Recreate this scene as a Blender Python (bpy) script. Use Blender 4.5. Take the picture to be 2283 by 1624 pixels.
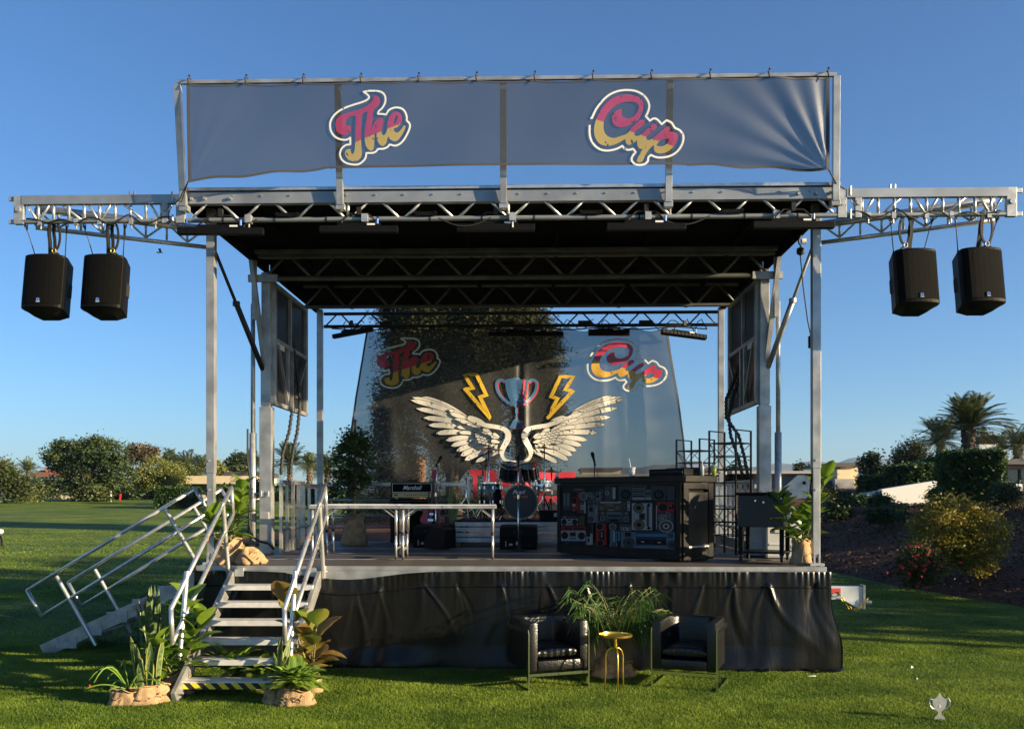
import bpy, bmesh, math, random
import numpy as np
from mathutils import Vector, Matrix
from mathutils.geometry import tessellate_polygon
R = math.radians
sc = bpy.context.scene
for o in list(bpy.data.objects): bpy.data.objects.remove(o)
# ---------------------------------------------------------------- camera
F = 2050.0; HX = 1141.0; HY = 1105.0; CH = 2.0
cam = bpy.data.cameras.new('camera'); co = bpy.data.objects.new('camera', cam)
sc.collection.objects.link(co); sc.camera = co
co.location = (0, 0, CH); co.rotation_euler = (R(90), 0, 0)
cam.sensor_width = 36; cam.lens = 36*F/2282; cam.shift_y = (HY-812)/2282
cam.clip_start = .1; cam.clip_end = 12000
# ---------------------------------------------------------------- light
SUN_EL = 13.2
sx, sy = .94, -.345
sunv = Vector((sx*math.cos(R(SUN_EL)), sy*math.cos(R(SUN_EL)), math.sin(R(SUN_EL)))).normalized()
w = bpy.data.worlds.new('World'); sc.world = w; w.use_nodes = True
nt = w.node_tree; nt.nodes.clear()
sky = nt.nodes.new('ShaderNodeTexSky'); sky.sky_type = 'NISHITA'; sky.sun_disc = False
sky.sun_elevation = R(SUN_EL); sky.sun_rotation = math.atan2(sx, sy)
sky.air_density = 1.0; sky.dust_density = .45; sky.ozone_density = 5.9; sky.altitude = 300
bg = nt.nodes.new('ShaderNodeBackground'); bg.inputs[1].default_value = .069
ow = nt.nodes.new('ShaderNodeOutputWorld')
nt.links.new(sky.outputs[0], bg.inputs[0]); nt.links.new(bg.outputs[0], ow.inputs[0])
sl = bpy.data.lights.new('sun', 'SUN'); sl.energy = 5.0; sl.angle = R(.5); sl.color = (1, .80, .50)
so = bpy.data.objects.new('sun', sl); sc.collection.objects.link(so)
so.rotation_euler = sunv.to_track_quat('Z', 'Y').to_euler()
sc.view_settings.view_transform = 'Standard'; sc.view_settings.look = 'None'
sc.view_settings.exposure = 1.5; sc.view_settings.gamma = 1
sc.cycles.max_bounces = 8; sc.cycles.transparent_max_bounces = 16
# ---------------------------------------------------------------- helpers
def P(px, py, d): return Vector(((px-HX)/F*d, d, CH-(py-HY)/F*d))
TH = R(1.5); SO = Vector((-.04, 10.72, 0)); DZ = 1.175
UA = Vector((math.cos(TH), -math.sin(TH), 0)); VA = Vector((math.sin(TH), math.cos(TH), 0))
def S(u, v, z=0): return SO+UA*u+VA*v+Vector((0, 0, z))
def W2S(p):
    q = p-SO; return Vector((q.dot(UA), q.dot(VA), p.z))
def L(px, py, d): return W2S(P(px, py, d))        # pixel + depth -> stage coordinates
def G(x, y):                                       # lawn height
    t = max(0., y-14.); return .025*t if t < 66 else 1.65+.002*(t-66)
def on_deck(px, py):
    d = F*(CH-DZ)/(py-HY); return P(px, py, d)
def on_lawn(px, py):
    d = 10.
    for _ in range(40): d = F*(CH-G(0, d))/(py-HY)*.5+d*.5
    return P(px, py, d)
col = sc.collection
def setp(o, label=None, cat=None, group=None, kind=None):
    if label: o['label'] = label
    if cat: o['category'] = cat
    if group: o['group'] = group
    if kind: o['kind'] = kind
    return o
def thing(name, label, cat, loc=(0, 0, 0), rz=0., group=None, rot=None):
    o = bpy.data.objects.new(name, None); col.objects.link(o)
    o.location = loc; o.rotation_euler = rot if rot else (0, 0, rz)
    o.empty_display_size = .2
    return setp(o, label, cat, group)
def copy_tree(o, loc=None, rz=None, label=None, parent=None, scale=None):
    c = o.copy(); col.objects.link(c)
    if parent is not None: c.parent = parent
    if loc is not None: c.location = loc
    if rz is not None: c.rotation_euler.z = rz
    if scale: c.scale = (scale,)*3
    if label: c['label'] = label
    for ch in list(o.children): copy_tree(ch, parent=c)
    return c
class MB:
    def __init__(s): s.v = []; s.f = []; s.m = []; s.uv = None; s.pc = []
    def pieces(s):
        for k, (b, fb) in enumerate(s.pc):
            e, fe = s.pc[k+1] if k+1 < len(s.pc) else (len(s.v), len(s.f)); m = MB(); m.v = s.v[b:e]; m.f = [[i-b for i in f] for f in s.f[fb:fe]]; m.m = s.m[fb:fe]; yield m
    def split(s, name, mat, parent=None, **kw):
        r = None
        for m in s.pieces(): r = m.build(name, mat, parent, **kw)
        return r
    def add(s, vs, fs, mi=0):
        b = len(s.v); s.pc.append((b, len(s.f))); s.v += [tuple(q) for q in vs]
        for f in fs: s.f.append([i+b for i in f]); s.m.append(mi)
        return s
    def box(s, c, d, rot=None, mi=0):
        hx, hy, hz = d[0]/2, d[1]/2, d[2]/2
        vs = [Vector((x, y, z)) for x in (-hx, hx) for y in (-hy, hy) for z in (-hz, hz)]
        if rot is not None: vs = [rot @ q for q in vs]
        c = Vector(c); vs = [q+c for q in vs]
        return s.add(vs, [(0, 1, 3, 2), (4, 6, 7, 5), (0, 4, 5, 1), (2, 3, 7, 6), (0, 2, 6, 4), (1, 5, 7, 3)], mi)
    def bar(s, a, b, w, h=None, up=(0, 0, 1), mi=0):
        a = Vector(a); b = Vector(b); h = h or w; dd = b-a; ln = dd.length
        if ln < 1e-6: return s
        x = dd.normalized(); u = Vector(up)
        if abs(x.dot(u)) > .98: u = Vector((0, 1, 0))
        y = u.cross(x).normalized(); z = x.cross(y)
        m = Matrix((x, y, z)).transposed()
        return s.box((a+b)/2, (ln, w, h), m, mi)
    def tube(s, a, b, r, n=8, r2=None, mi=0, cap=True):
        a = Vector(a); b = Vector(b); r2 = r if r2 is None else r2
        x = (b-a)
        if x.length < 1e-6: return s
        x.normalize(); u = Vector((0, 0, 1)) if abs(x.z) < .9 else Vector((1, 0, 0))
        y = u.cross(x).normalized(); z = x.cross(y)
        vs = []
        for p, rr in ((a, r), (b, r2)):
            for i in range(n):
                t = 2*math.pi*i/n; vs.append(p+y*(rr*math.cos(t))+z*(rr*math.sin(t)))
        fs = [(i, (i+1) % n, n+(i+1) % n, n+i) for i in range(n)]
        if cap: fs += [tuple(range(n))[::-1], tuple(range(n, 2*n))]
        return s.add(vs, fs, mi)
    def path(s, pts, r, n=8, mi=0, taper=None, cap=True):
        pts = [Vector(p) for p in pts]; k = len(pts); vs = []; prev = None
        for i, p in enumerate(pts):
            t = (pts[min(i+1, k-1)]-pts[max(i-1, 0)]).normalized()
            if prev is None:
                u = Vector((0, 0, 1)) if abs(t.z) < .9 else Vector((1, 0, 0)); y = u.cross(t).normalized()
            else: y = (prev-t*prev.dot(t)).normalized()
            prev = y; z = t.cross(y)
            rr = r if taper is None else r+(taper-r)*i/(k-1)
            for j in range(n):
                a = 2*math.pi*j/n; vs.append(p+y*(rr*math.cos(a))+z*(rr*math.sin(a)))
        fs = [(i*n+j, i*n+(j+1) % n, (i+1)*n+(j+1) % n, (i+1)*n+j) for i in range(k-1) for j in range(n)]
        if cap: fs += [tuple(range(n))[::-1], tuple(range((k-1)*n, k*n))]
        return s.add(vs, fs, mi)
    def lathe(s, prof, n=24, c=(0, 0, 0), mi=0, rot=None, fn=None):
        c = Vector(c); vs = []
        for (r, z) in prof:
            for j in range(n):
                a = 2*math.pi*j/n
                rr, zz = (r, z) if fn is None else fn(r, z, a)
                q = Vector((rr*math.cos(a), rr*math.sin(a), zz))
                if rot is not None: q = rot @ q
                vs.append(q+c)
        k = len(prof)
        fs = [(i*n+j, i*n+(j+1) % n, (i+1)*n+(j+1) % n, (i+1)*n+j) for i in range(k-1) for j in range(n)]
        return s.add(vs, fs, mi)
    def prism(s, poly, fn, t0, t1, mi=0):           # poly 2D, fn(a,b,t)->3D
        n = len(poly)
        vs = [fn(a, b, t0) for a, b in poly]+[fn(a, b, t1) for a, b in poly]
        fs = [tuple(range(n))[::-1], tuple(range(n, 2*n))]+[(i, (i+1) % n, n+(i+1) % n, n+i) for i in range(n)]
        return s.add(vs, fs, mi)
    def grid(s, nu, nv, fn, mi=0):
        vs = [fn(i/nu, j/nv) for j in range(nv+1) for i in range(nu+1)]
        fs = [(j*(nu+1)+i, j*(nu+1)+i+1, (j+1)*(nu+1)+i+1, (j+1)*(nu+1)+i) for j in range(nv) for i in range(nu)]
        return s.add(vs, fs, mi)
    def build(s, name, mat, parent=None, smooth=False, label=None, cat=None, group=None, kind=None, loc=None, rz=0., bevel=0., fix=True, auto=None):
        me = bpy.data.meshes.new(name); me.from_pydata(s.v, [], s.f)
        mats = mat if isinstance(mat, (list, tuple)) else [mat]
        for m in mats: me.materials.append(m)
        if len(mats) > 1: me.polygons.foreach_set('material_index', s.m)
        if fix:
            bm = bmesh.new(); bm.from_mesh(me); bmesh.ops.recalc_face_normals(bm, faces=bm.faces)
            if bevel > 0:
                es = [e for e in bm.edges if len(e.link_faces) == 2 and e.calc_face_angle(0) > .6]
                bmesh.ops.bevel(bm, geom=es, offset=bevel, segments=2, affect='EDGES', profile=.6)
            bm.to_mesh(me); bm.free()
        if smooth or auto:
            me.polygons.foreach_set('use_smooth', [True]*len(me.polygons))
            if auto: me.set_sharp_from_angle(angle=R(auto))
        o = bpy.data.objects.new(name, me); col.objects.link(o)
        if parent is not None: o.parent = parent
        if loc is not None: o.location = loc
        if rz: o.rotation_euler.z = rz
        return setp(o, label, cat, group, kind)
# ---------------------------------------------------------------- materials
def lk(nt, a, b): nt.links.new(a, b)
def mat(name, c, rough=.5, metal=0., c2=None, ns=8., bump=0., bs=60., spec=.5, trans=0., coat=0., rv=0., stretch=None, nd=4.):
    m = bpy.data.materials.new(name); m.use_nodes = True; nt = m.node_tree
    b = nt.nodes['Principled BSDF']; b.inputs['Base Color'].default_value = (*c, 1)
    b.inputs['Roughness'].default_value = rough; b.inputs['Metallic'].default_value = metal
    b.inputs['Specular IOR Level'].default_value = spec; b.inputs['Coat Weight'].default_value = coat
    tc = nt.nodes.new('ShaderNodeTexCoord'); vec = tc.outputs['Object']
    if stretch:
        mp = nt.nodes.new('ShaderNodeMapping'); mp.inputs['Scale'].default_value = stretch
        lk(nt, vec, mp.inputs[0]); vec = mp.outputs[0]
    if c2 is not None:
        n = nt.nodes.new('ShaderNodeTexNoise'); n.inputs['Scale'].default_value = ns; n.inputs['Detail'].default_value = nd
        lk(nt, vec, n.inputs['Vector'])
        r = nt.nodes.new('ShaderNodeValToRGB'); r.color_ramp.elements[0].position = .35; r.color_ramp.elements[1].position = .65
        r.color_ramp.elements[0].color = (*c, 1); r.color_ramp.elements[1].color = (*c2, 1)
        lk(nt, n.outputs[0], r.inputs[0]); lk(nt, r.outputs[0], b.inputs['Base Color'])
    if rv:
        n = nt.nodes.new('ShaderNodeTexNoise'); n.inputs['Scale'].default_value = ns*1.7; n.inputs['Detail'].default_value = 5
        lk(nt, vec, n.inputs['Vector']); mr = nt.nodes.new('ShaderNodeMapRange')
        mr.inputs[3].default_value = rough-rv; mr.inputs[4].default_value = rough+rv
        lk(nt, n.outputs[0], mr.inputs[0]); lk(nt, mr.outputs[0], b.inputs['Roughness'])
    if bump:
        n = nt.nodes.new('ShaderNodeTexNoise'); n.inputs['Scale'].default_value = bs; n.inputs['Detail'].default_value = 6
        lk(nt, vec, n.inputs['Vector'])
        bp = nt.nodes.new('ShaderNodeBump'); bp.inputs['Strength'].default_value = bump; bp.inputs['Distance'].default_value = .02
        lk(nt, n.outputs[0], bp.inputs['Height']); lk(nt, bp.outputs[0], b.inputs['Normal'])
    if trans:
        out = nt.nodes['Material Output']; t = nt.nodes.new('ShaderNodeBsdfTranslucent'); mx = nt.nodes.new('ShaderNodeMixShader')
        mx.inputs[0].default_value = trans; src = b.inputs['Base Color']
        if src.is_linked: lk(nt, src.links[0].from_socket, t.inputs[0])
        else: t.inputs[0].default_value = (*c, 1)
        lk(nt, b.outputs[0], mx.inputs[1]); lk(nt, t.outputs[0], mx.inputs[2]); lk(nt, mx.outputs[0], out.inputs['Surface'])
    return m
def leafmat(name, c, c2, ns=1.2, trans=.3, rough=.5, spec=.35): return mat(name, c, rough, c2=c2, ns=ns, trans=trans, spec=spec, nd=8)
M = {}
M['alu'] = mat('aluminium', (.45, .45, .44), .38, .62, c2=(.29, .29, .29), ns=5, rv=.1, bump=.08, bs=40)
M['alub'] = mat('bright_tube', (.60, .60, .59), .30, .72, c2=(.45, .45, .44), ns=9, rv=.08)
M['beam'] = mat('grey_beam_painted_shade', (.33, .35, .37), .42, .55, c2=(.24, .255, .27), ns=3, rv=.08)  # aluminium darkened so the shade on the beam faces sits in its colour
M['tread'] = mat('ribbed_tread', (.60, .60, .59), .42, .15, c2=(.50, .50, .49), ns=12, rv=.08)
M['galv'] = mat('galvanised', (.42, .43, .43), .45, .5, c2=(.30, .31, .32), ns=14, rv=.1)
M['chrome'] = mat('chrome', (.75, .75, .74), .16, 1.)
M['shadedalu'] = mat('truss_alu_painted_shade', (.10, .10, .09), .5, .3, c2=(.055, .055, .05), ns=4)  # darker aluminium copy; shade under the roof is put into its colour
M['black'] = mat('black_paint', (.004, .004, .004), .45, c2=(.007, .007, .007), ns=20, spec=.10)
M['blackpl'] = mat('black_plastic', (.004, .004, .004), .5, bump=.15, bs=200, spec=.10)
M['grille'] = mat('black_grille', (.0035, .0035, .0035), .6, bump=.5, bs=400, spec=.05)
M['roof'] = mat('black_roof_lining', (.0025, .0025, .0025), .8, c2=(.005, .005, .005), ns=2, spec=.02)
M['panel'] = mat('dark_panel_sheet', (.018, .019, .020), .4, .2, c2=(.008, .009, .010), ns=3, spec=.3)
M['deck'] = mat('deck_plywood', (.085, .066, .052), .55, c2=(.05, .04, .033), ns=3, rv=.12, bump=.1, bs=30, stretch=(.4, 3, 1))
M['vinyl'] = mat('black_vinyl', (.0038, .0038, .0039), .31, c2=(.0052, .0052, .0052), ns=2.5, rv=.08, bump=.2, bs=5, spec=.32)
def wrinkle(m):
    nt = m.node_tree; b = nt.nodes['Principled BSDF']; tc = nt.nodes.new('ShaderNodeTexCoord'); mp = nt.nodes.new('ShaderNodeMapping'); mp.inputs['Scale'].default_value = (1, 1, .22)
    n = nt.nodes.new('ShaderNodeTexNoise'); n.inputs['Scale'].default_value = 9; n.inputs['Detail'].default_value = 5; n.inputs['Distortion'].default_value = 1.6
    lk(nt, tc.outputs['Object'], mp.inputs[0]); lk(nt, mp.outputs[0], n.inputs['Vector'])
    bp = nt.nodes.new('ShaderNodeBump'); bp.inputs['Strength'].default_value = .16; bp.inputs['Distance'].default_value = .03
    old = b.inputs['Normal'].links[0].from_socket; lk(nt, old, bp.inputs['Normal']); lk(nt, n.outputs[0], bp.inputs['Height']); lk(nt, bp.outputs[0], b.inputs['Normal'])
wrinkle(M['vinyl'])
M['leather'] = mat('black_leather', (.004, .004, .004), .33, bump=.25, bs=45, spec=.5)
M['gold'] = mat('brass', (.72, .50, .10), .28, .9, c2=(.6, .38, .06), ns=10)
M['burlap'] = mat('burlap', (.40, .27, .15), .9, c2=(.28, .185, .10), ns=14, bump=.5, bs=110, spec=.1)
M['white'] = mat('white_plastic', (.72, .72, .70), .4, c2=(.62, .62, .6), ns=6)
M['wood'] = mat('stake_wood', (.30, .15, .06), .7, c2=(.2, .1, .04), ns=12)
M['bark'] = mat('bark', (.14, .10, .07), .9, c2=(.07, .05, .035), ns=9, bump=.6, bs=25)
M['rubber'] = mat('black_rubber', (.01, .01, .01), .7)
M['stem'] = mat('green_stem', (.12, .15, .05), .6, c2=(.17, .12, .06), ns=9)
M['lacquer'] = mat('black_lacquer_drum', (.008, .009, .014), .12, coat=.6)
M['red'] = mat('red_gloss', (.35, .015, .012), .25)
M['steelblk'] = mat('dark_steel', (.03, .028, .025), .45, .6)
M['cymbal'] = mat('cymbal_red', (.16, .035, .03), .3, .7)
M['tomhead'] = mat('amber_drum_head', (.32, .2, .07), .35)
M['text'] = mat('white_lettering', (.72, .72, .70), .5)
M['textred'] = mat('red_lettering', (.45, .10, .07), .5)
M['lens'] = mat('lamp_lens', (.05, .05, .055), .12, coat=.5)
M['blue'] = mat('blue_connector', (.10, .22, .65), .4)
M['yellow'] = mat('hazard_yellow', (.75, .55, .02), .5)
M['orange'] = mat('orange_tag', (.75, .22, .02), .6)
M['amppanel'] = mat('gold_amp_panel', (.42, .34, .16), .35, .5)
M['tape'] = mat('red_sticker', (.5, .03, .03), .5)
def curvefix(m): return m
# ================================================================ SETTING
def lawn_mat():
    m = bpy.data.materials.new('lawn_turf'); m.use_nodes = True; nt = m.node_tree; b = nt.nodes['Principled BSDF']
    b.inputs['Roughness'].default_value = .75; b.inputs['Specular IOR Level'].default_value = .2
    tc = nt.nodes.new('ShaderNodeTexCoord')
    def noise(sc_, det, stretch=None):
        n = nt.nodes.new('ShaderNodeTexNoise'); n.inputs['Scale'].default_value = sc_; n.inputs['Detail'].default_value = det
        v = tc.outputs['Object']
        if stretch:
            mp = nt.nodes.new('ShaderNodeMapping'); mp.inputs['Scale'].default_value = stretch; lk(nt, v, mp.inputs[0]); v = mp.outputs[0]
        lk(nt, v, n.inputs['Vector']); return n
    n1 = noise(.7, 8, (.5, 1.2, 1)); n2 = noise(9, 8); n3 = noise(55, 6)
    r1 = nt.nodes.new('ShaderNodeValToRGB'); e = r1.color_ramp.elements
    e[0].position = .34; e[0].color = (.060, .105, .012, 1); e[1].position = .68; e[1].color = (.145, .20, .022, 1)
    r2 = nt.nodes.new('ShaderNodeValToRGB'); e = r2.color_ramp.elements
    e[0].position = .3; e[0].color = (.62, .62, .55, 1); e[1].position = .72; e[1].color = (1.2, 1.2, 1.1, 1)
    mx = nt.nodes.new('ShaderNodeMix'); mx.data_type = 'RGBA'; mx.blend_type = 'MULTIPLY'; mx.inputs[0].default_value = 1
    lk(nt, n1.outputs[0], r1.inputs[0]); lk(nt, n2.outputs[0], r2.inputs[0]); lk(nt, r1.outputs[0], mx.inputs[6]); lk(nt, r2.outputs[0], mx.inputs[7])
    lk(nt, mx.outputs[2], b.inputs['Base Color'])
    bp = nt.nodes.new('ShaderNodeBump'); bp.inputs['Strength'].default_value = .9; bp.inputs['Distance'].default_value = .05
    lk(nt, n3.outputs[0], bp.inputs['Height']); lk(nt, bp.outputs[0], b.inputs['Normal'])
    return m
ML = lawn_mat()
mb = MB()
ys = list(np.linspace(2, 90, 89))+[100, 115, 135, 170, 250, 500, 1200, 3000]
xs = [-1500, -600, -250, -120, -80, -60]+list(np.linspace(-50, 50, 51))+[60, 80, 120, 250, 600, 1500]
vs = [(x, y, G(x, y)+(.03*math.sin(x*.21+y*.13)*math.sin(y*.17) if y > 20 else 0)) for y in ys for x in xs]; nx = len(xs)
mb.add(vs, [(j*nx+i, j*nx+i+1, (j+1)*nx+i+1, (j+1)*nx+i) for j in range(len(ys)-1) for i in range(nx-1)])
mb.build('lawn', ML, smooth=True, kind='structure')
# mulch slope on the right
def xb(y): return float(np.interp(y, [0, 10, 16, 19, 22.5, 30, 45, 60, 90], [14, 10.4, 8.9, 7.9, 7.2, 4.5, -3, -6, -7]))
def berm(x, y):
    t = x-xb(y); k = .24*t if t < 6 else 1.44+.04*(t-6)
    return min(k, 1.9)
def GM(x, y): return G(x, y)*.55+max(berm(x, y), 0) if berm(x, y) > 0 else G(x, y)
Mmulch = mat('bark_mulch', (.055, .030, .020), .9, c2=(.13, .065, .042), ns=14, bump=1., bs=22, nd=8, spec=.1)
mb = MB(); gx = np.linspace(-30, 60, 181); gy = np.linspace(8, 90, 165); nx = len(gx); rnd = random.Random(3)
vs = []
for y in gy:
    for x in gx:
        t = berm(x, y); z = G(x, y)*(1 if t < 0 else max(.55, 1-t*.5))+t*(1 if t > 0 else 2)
        if t > 0: z += rnd.uniform(-.03, .03)
        vs.append((x, y, z-.02))
mb.add(vs, [(j*nx+i, j*nx+i+1, (j+1)*nx+i+1, (j+1)*nx+i) for j in range(len(gy)-1) for i in range(nx-1) if max(berm(gx[i+1], gy[j]), berm(gx[i], gy[j])) > -.6])
mb.build('mulch_bed', Mmulch, smooth=True, kind='structure')
def GM(x, y):
    t = berm(x, y)
    return G(x, y)*(1 if t < 0 else max(.55, 1-t*.5))+max(t, 0)-.02
# mountains
Mh = mat('mountain_rock', (.13, .12, .12), .9, c2=(.07, .075, .08), ns=.004, nd=8)
mb = MB(); nx, ny = 160, 10; rs = np.random.RandomState(5)
def ridge(px):
    b = np.interp(px, [-900, 0, 600, 900, 1250, 1332, 1400, 1450, 1520, 1600, 1650, 1740, 1850, 1960, 2030, 2300, 3200],
                  [1096, 1098, 1097, 1092, 1070, 1058, 1047, 1051, 1036, 1043, 1052, 1041, 1037, 1026, 1040, 1052, 1060])
    return b
for j in range(ny+1):
    for i in range(nx+1):
        px = -900+4100*i/nx; d = 3400-j*120
        top = CH+(HY-ridge(px)+9+3*math.sin(px*.07)+2*math.sin(px*.19+1))/F*3400
        z = top*(1-(j/ny)**.8)+(2.0+8*rs.rand() if 0 < j < ny else 0)
        mb.v.append(((px-HX)/F*d, d, max(z, 1)))
for j in range(ny):
    for i in range(nx): mb.f.append([j*(nx+1)+i, j*(nx+1)+i+1, (j+1)*(nx+1)+i+1, (j+1)*(nx+1)+i]); mb.m.append(0)
mb.build('hills', Mh, smooth=True, kind='structure')
# ================================================================ STAGE
ST = thing('mobile_stage', 'large aluminium trailer stage with a black folding roof and dark plank deck', 'stage', SO, -TH)
HW = 3.65; DB = 6.1
mb = MB(); mb.box((0, DB/2, DZ-.03), (2*HW-.02, DB-.02, .06)); mb.build('deck', M['deck'], ST)
mb = MB()
mb.box((0, .0, DZ-.018), (2*HW+.04, .035, .052)); mb.box((0, -.004, DZ-.108), (2*HW+.02, .03, .125))
mb.box((-HW-.008, DB/2+.02, DZ-.07), (.03, DB, .15)); mb.box((HW+.008, DB/2+.02, DZ-.07), (.03, DB, .15))
for v in (1.22, 2.44, 3.66): mb.box((0, v, DZ+.004), (2*HW-.1, .03, .008))
mb.build('deck_trim', M['alu'], ST, bevel=.003)
mb = MB()
for u in np.linspace(-3.3, 3.3, 5):
    for v in (.5, 3., 5.6): mb.tube((u, v, 0), (u, v, DZ-.1), .035)
mb.split('deck_leg', M['galv'], ST)
# roof
RZ = 5.46
mb = MB()
mb.box((0, 1.45, RZ+.06), (7.44, 3.1, .10)); mb.box((0, 4.5, RZ+.045), (7.36, 2.95, .09))
for u in np.linspace(-3.0, 3.0, 6): mb.box((u, 1.5, RZ-.035), (.05, 2.6, .09)); mb.box((u, 4.55, RZ-.04), (.05, 2.6, .09))
# side lining so that the underside reads as a deep black tray
for s in (-1, 1):
    mb.box((s*3.70, 1.45, RZ-.02), (.06, 3.0, .22)); mb.box((s*3.66, 4.5, RZ-.02), (.06, 2.9, .22))
mb.box((0, 2.02, RZ-.02), (7.2, .06, .16))
mb.build('roof', M['roof'], ST)
mb = MB()
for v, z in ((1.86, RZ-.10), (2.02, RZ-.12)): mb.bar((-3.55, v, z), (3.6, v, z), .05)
mb.build('roof_hinge_rail', M['shadedalu'], ST)
def truss(name, v, zt, zb, u0, u1, n, matc, rt=.03, rb=.03, rd=.016, top_box=None, mb_mat=None, verts=(), label=None, off=0):
    o = MB()
    if top_box: o.box(((u0+u1)/2, v, zt), (u1-u0, top_box[0], top_box[1]))
    else: o.tube((u0, v, zt), (u1, v, zt), rt)
    o.tube((u0, v, zb), (u1, v, zb), rb, 10)
    root = o.build(name, matc, ST, smooth=False, label=label, auto=40)
    o = MB(); st = (u1-u0)/n
    for i in range(n):
        a = u0+st*i+off; m_ = a+st/2
        o.tube((a+.02, v, zb), (m_-.03, v, zt), rd); o.tube((m_+.03, v, zt), (a+st-.02, v, zb), rd)
    for u in verts: o.tube((u, v, zb), (u, v, zt), rd*1.1)
    o.build('brace', mb_mat or matc, root, smooth=True)
    return root
# front truss with darkened grey box beam
ft = truss('front_truss', -.14, RZ-.02, RZ-.265, -3.72, 3.76, 12, M['beam'], mb_mat=M['alub'], rb=.028, rd=.016, top_box=(.09, .13), verts=(-1.85, 0, 1.85))
mb = MB(); mb.box((.02, -.15, RZ+.075), (7.5, .12, .035)); mb.build('roof_lip', M['alub'], ST)
truss('roof_truss', 2.32, RZ-.03, RZ-.36, -3.58, 3.62, 10, M['shadedalu'], rb=.035, rd=.02, top_box=(.06, .09))
truss('roof_truss', 4.30, RZ-.02, RZ-.36, -3.5, 3.6, 10, M['shadedalu'], rb=.03, rd=.018)
rt_ = truss('rear_truss', 5.98, RZ-.14, RZ-.37, -3.55, 3.6, 13, M['steelblk'], rb=.03, rd=.014)
# junction blocks on the trusses
mb = MB()
for u in (-2.55, -.95, .95, 2.55): mb.box((u, -.16, RZ-.22), (.22, .07, .04)); mb.tube((u-.13, -.18, RZ-.215), (u-.10, -.18, RZ-.215), .025); mb.tube((u+.10, -.18, RZ-.215), (u+.13, -.18, RZ-.215), .025)
mb.split('truss_joint', M['black'], ft)
mb = MB()
for u in np.arange(-3.5, 3.6, .33): mb.tube((u, -.19, RZ-.0), (u, -.20, RZ-.0), .010, 6)
for u in (-3.65, -3.5, -3.2, 3.3, 3.5, 3.65): mb.tube((u, -.19, RZ-.03), (u, -.215, RZ-.03), .02, 6)
for u in (-3.0, -1.65, .05, 1.6, 3.05): mb.box((u, -.16, RZ-.265), (.07, .09, .09)); mb.tube((u, -.16, RZ-.31), (u, -.16, RZ-.38), .012)
mb.split('clamp', M['galv'], ft)
mb = MB()
for u0_, u1_ in ((-3.9, -3.5), (-3.5, -2.9), (-.8, -.2), (1.7, 2.3)):
    mb.path([(u0_+(u1_-u0_)*t, -.185, RZ-.27-.10*math.sin(t*math.pi)) for t in np.linspace(0, 1, 9)], .008, 5)
for u in np.arange(-3.4, 3.7, .6): mb.lathe([(.031, -.012), (.034, 0), (.031, .012)], 10, (u+.1, -.14, RZ-.265), rot=Matrix.Rotation(R(90), 3, 'Y'))
mb.split('cable', M['rubber'], ft)
mb = MB(); rr_ = random.Random(4)
for k in range(9):
    u = -3.2+k*.78; w_ = rr_.uniform(.3, .7)
    mb.path([(u+w_*t, 5.94+rr_.uniform(-.02, .02), RZ-.37+.09*math.sin(t*9+k)+rr_.uniform(-.02, .02)) for t in np.linspace(0, 1, 12)], .009, 5)
mb.path([(u, 5.95, RZ-.43+.02*math.sin(u*5)) for u in np.linspace(-3.4, 3.4, 40)], .012, 5)
for u in (-2.4, -.2, 1.2, 2.3): mb.box((u, 5.95, RZ-.33), (.24, .08, .07))
mb.split('cable', M['rubber'], rt_)
# posts
def post(u, v, z0, z1, w_, name='corner_post', sleeve=1.75):
    o = MB(); o.box((u, v, (z0+.10+sleeve)/2), (w_*.86, w_*.86, sleeve-z0-.10)); o.box((u, v, (sleeve+z1)/2), (w_, w_, z1-sleeve))
    r_ = o.build(name, M['alu'], ST, bevel=.004)
    o = MB(); o.box((u, v, z0+.015), (w_*1.7, w_*1.5, .03)); o.box((u-.03, v-w_*.5, z0+.07), (.02, .02, .14)); o.box((u+.03, v-w_*.5, z0+.07), (.02, .02, .14))
    for z in (z0+.9, z0+1.25): o.tube((u-.01, v-w_*.5-.012, z), (u-.01, v-w_*.5+.004, z), .014)
    o.split('base_plate', M['galv'], r_)
    return r_
post(-3.60, .30, DZ, RZ-.0, .098, sleeve=2.28); post(3.64, .30, DZ, RZ-.0, .098, sleeve=2.33)
post(-3.58, 5.80, DZ, RZ-.1, .10, sleeve=2.4); post(3.62, 5.80, DZ, RZ-.1, .10, sleeve=2.4)
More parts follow.
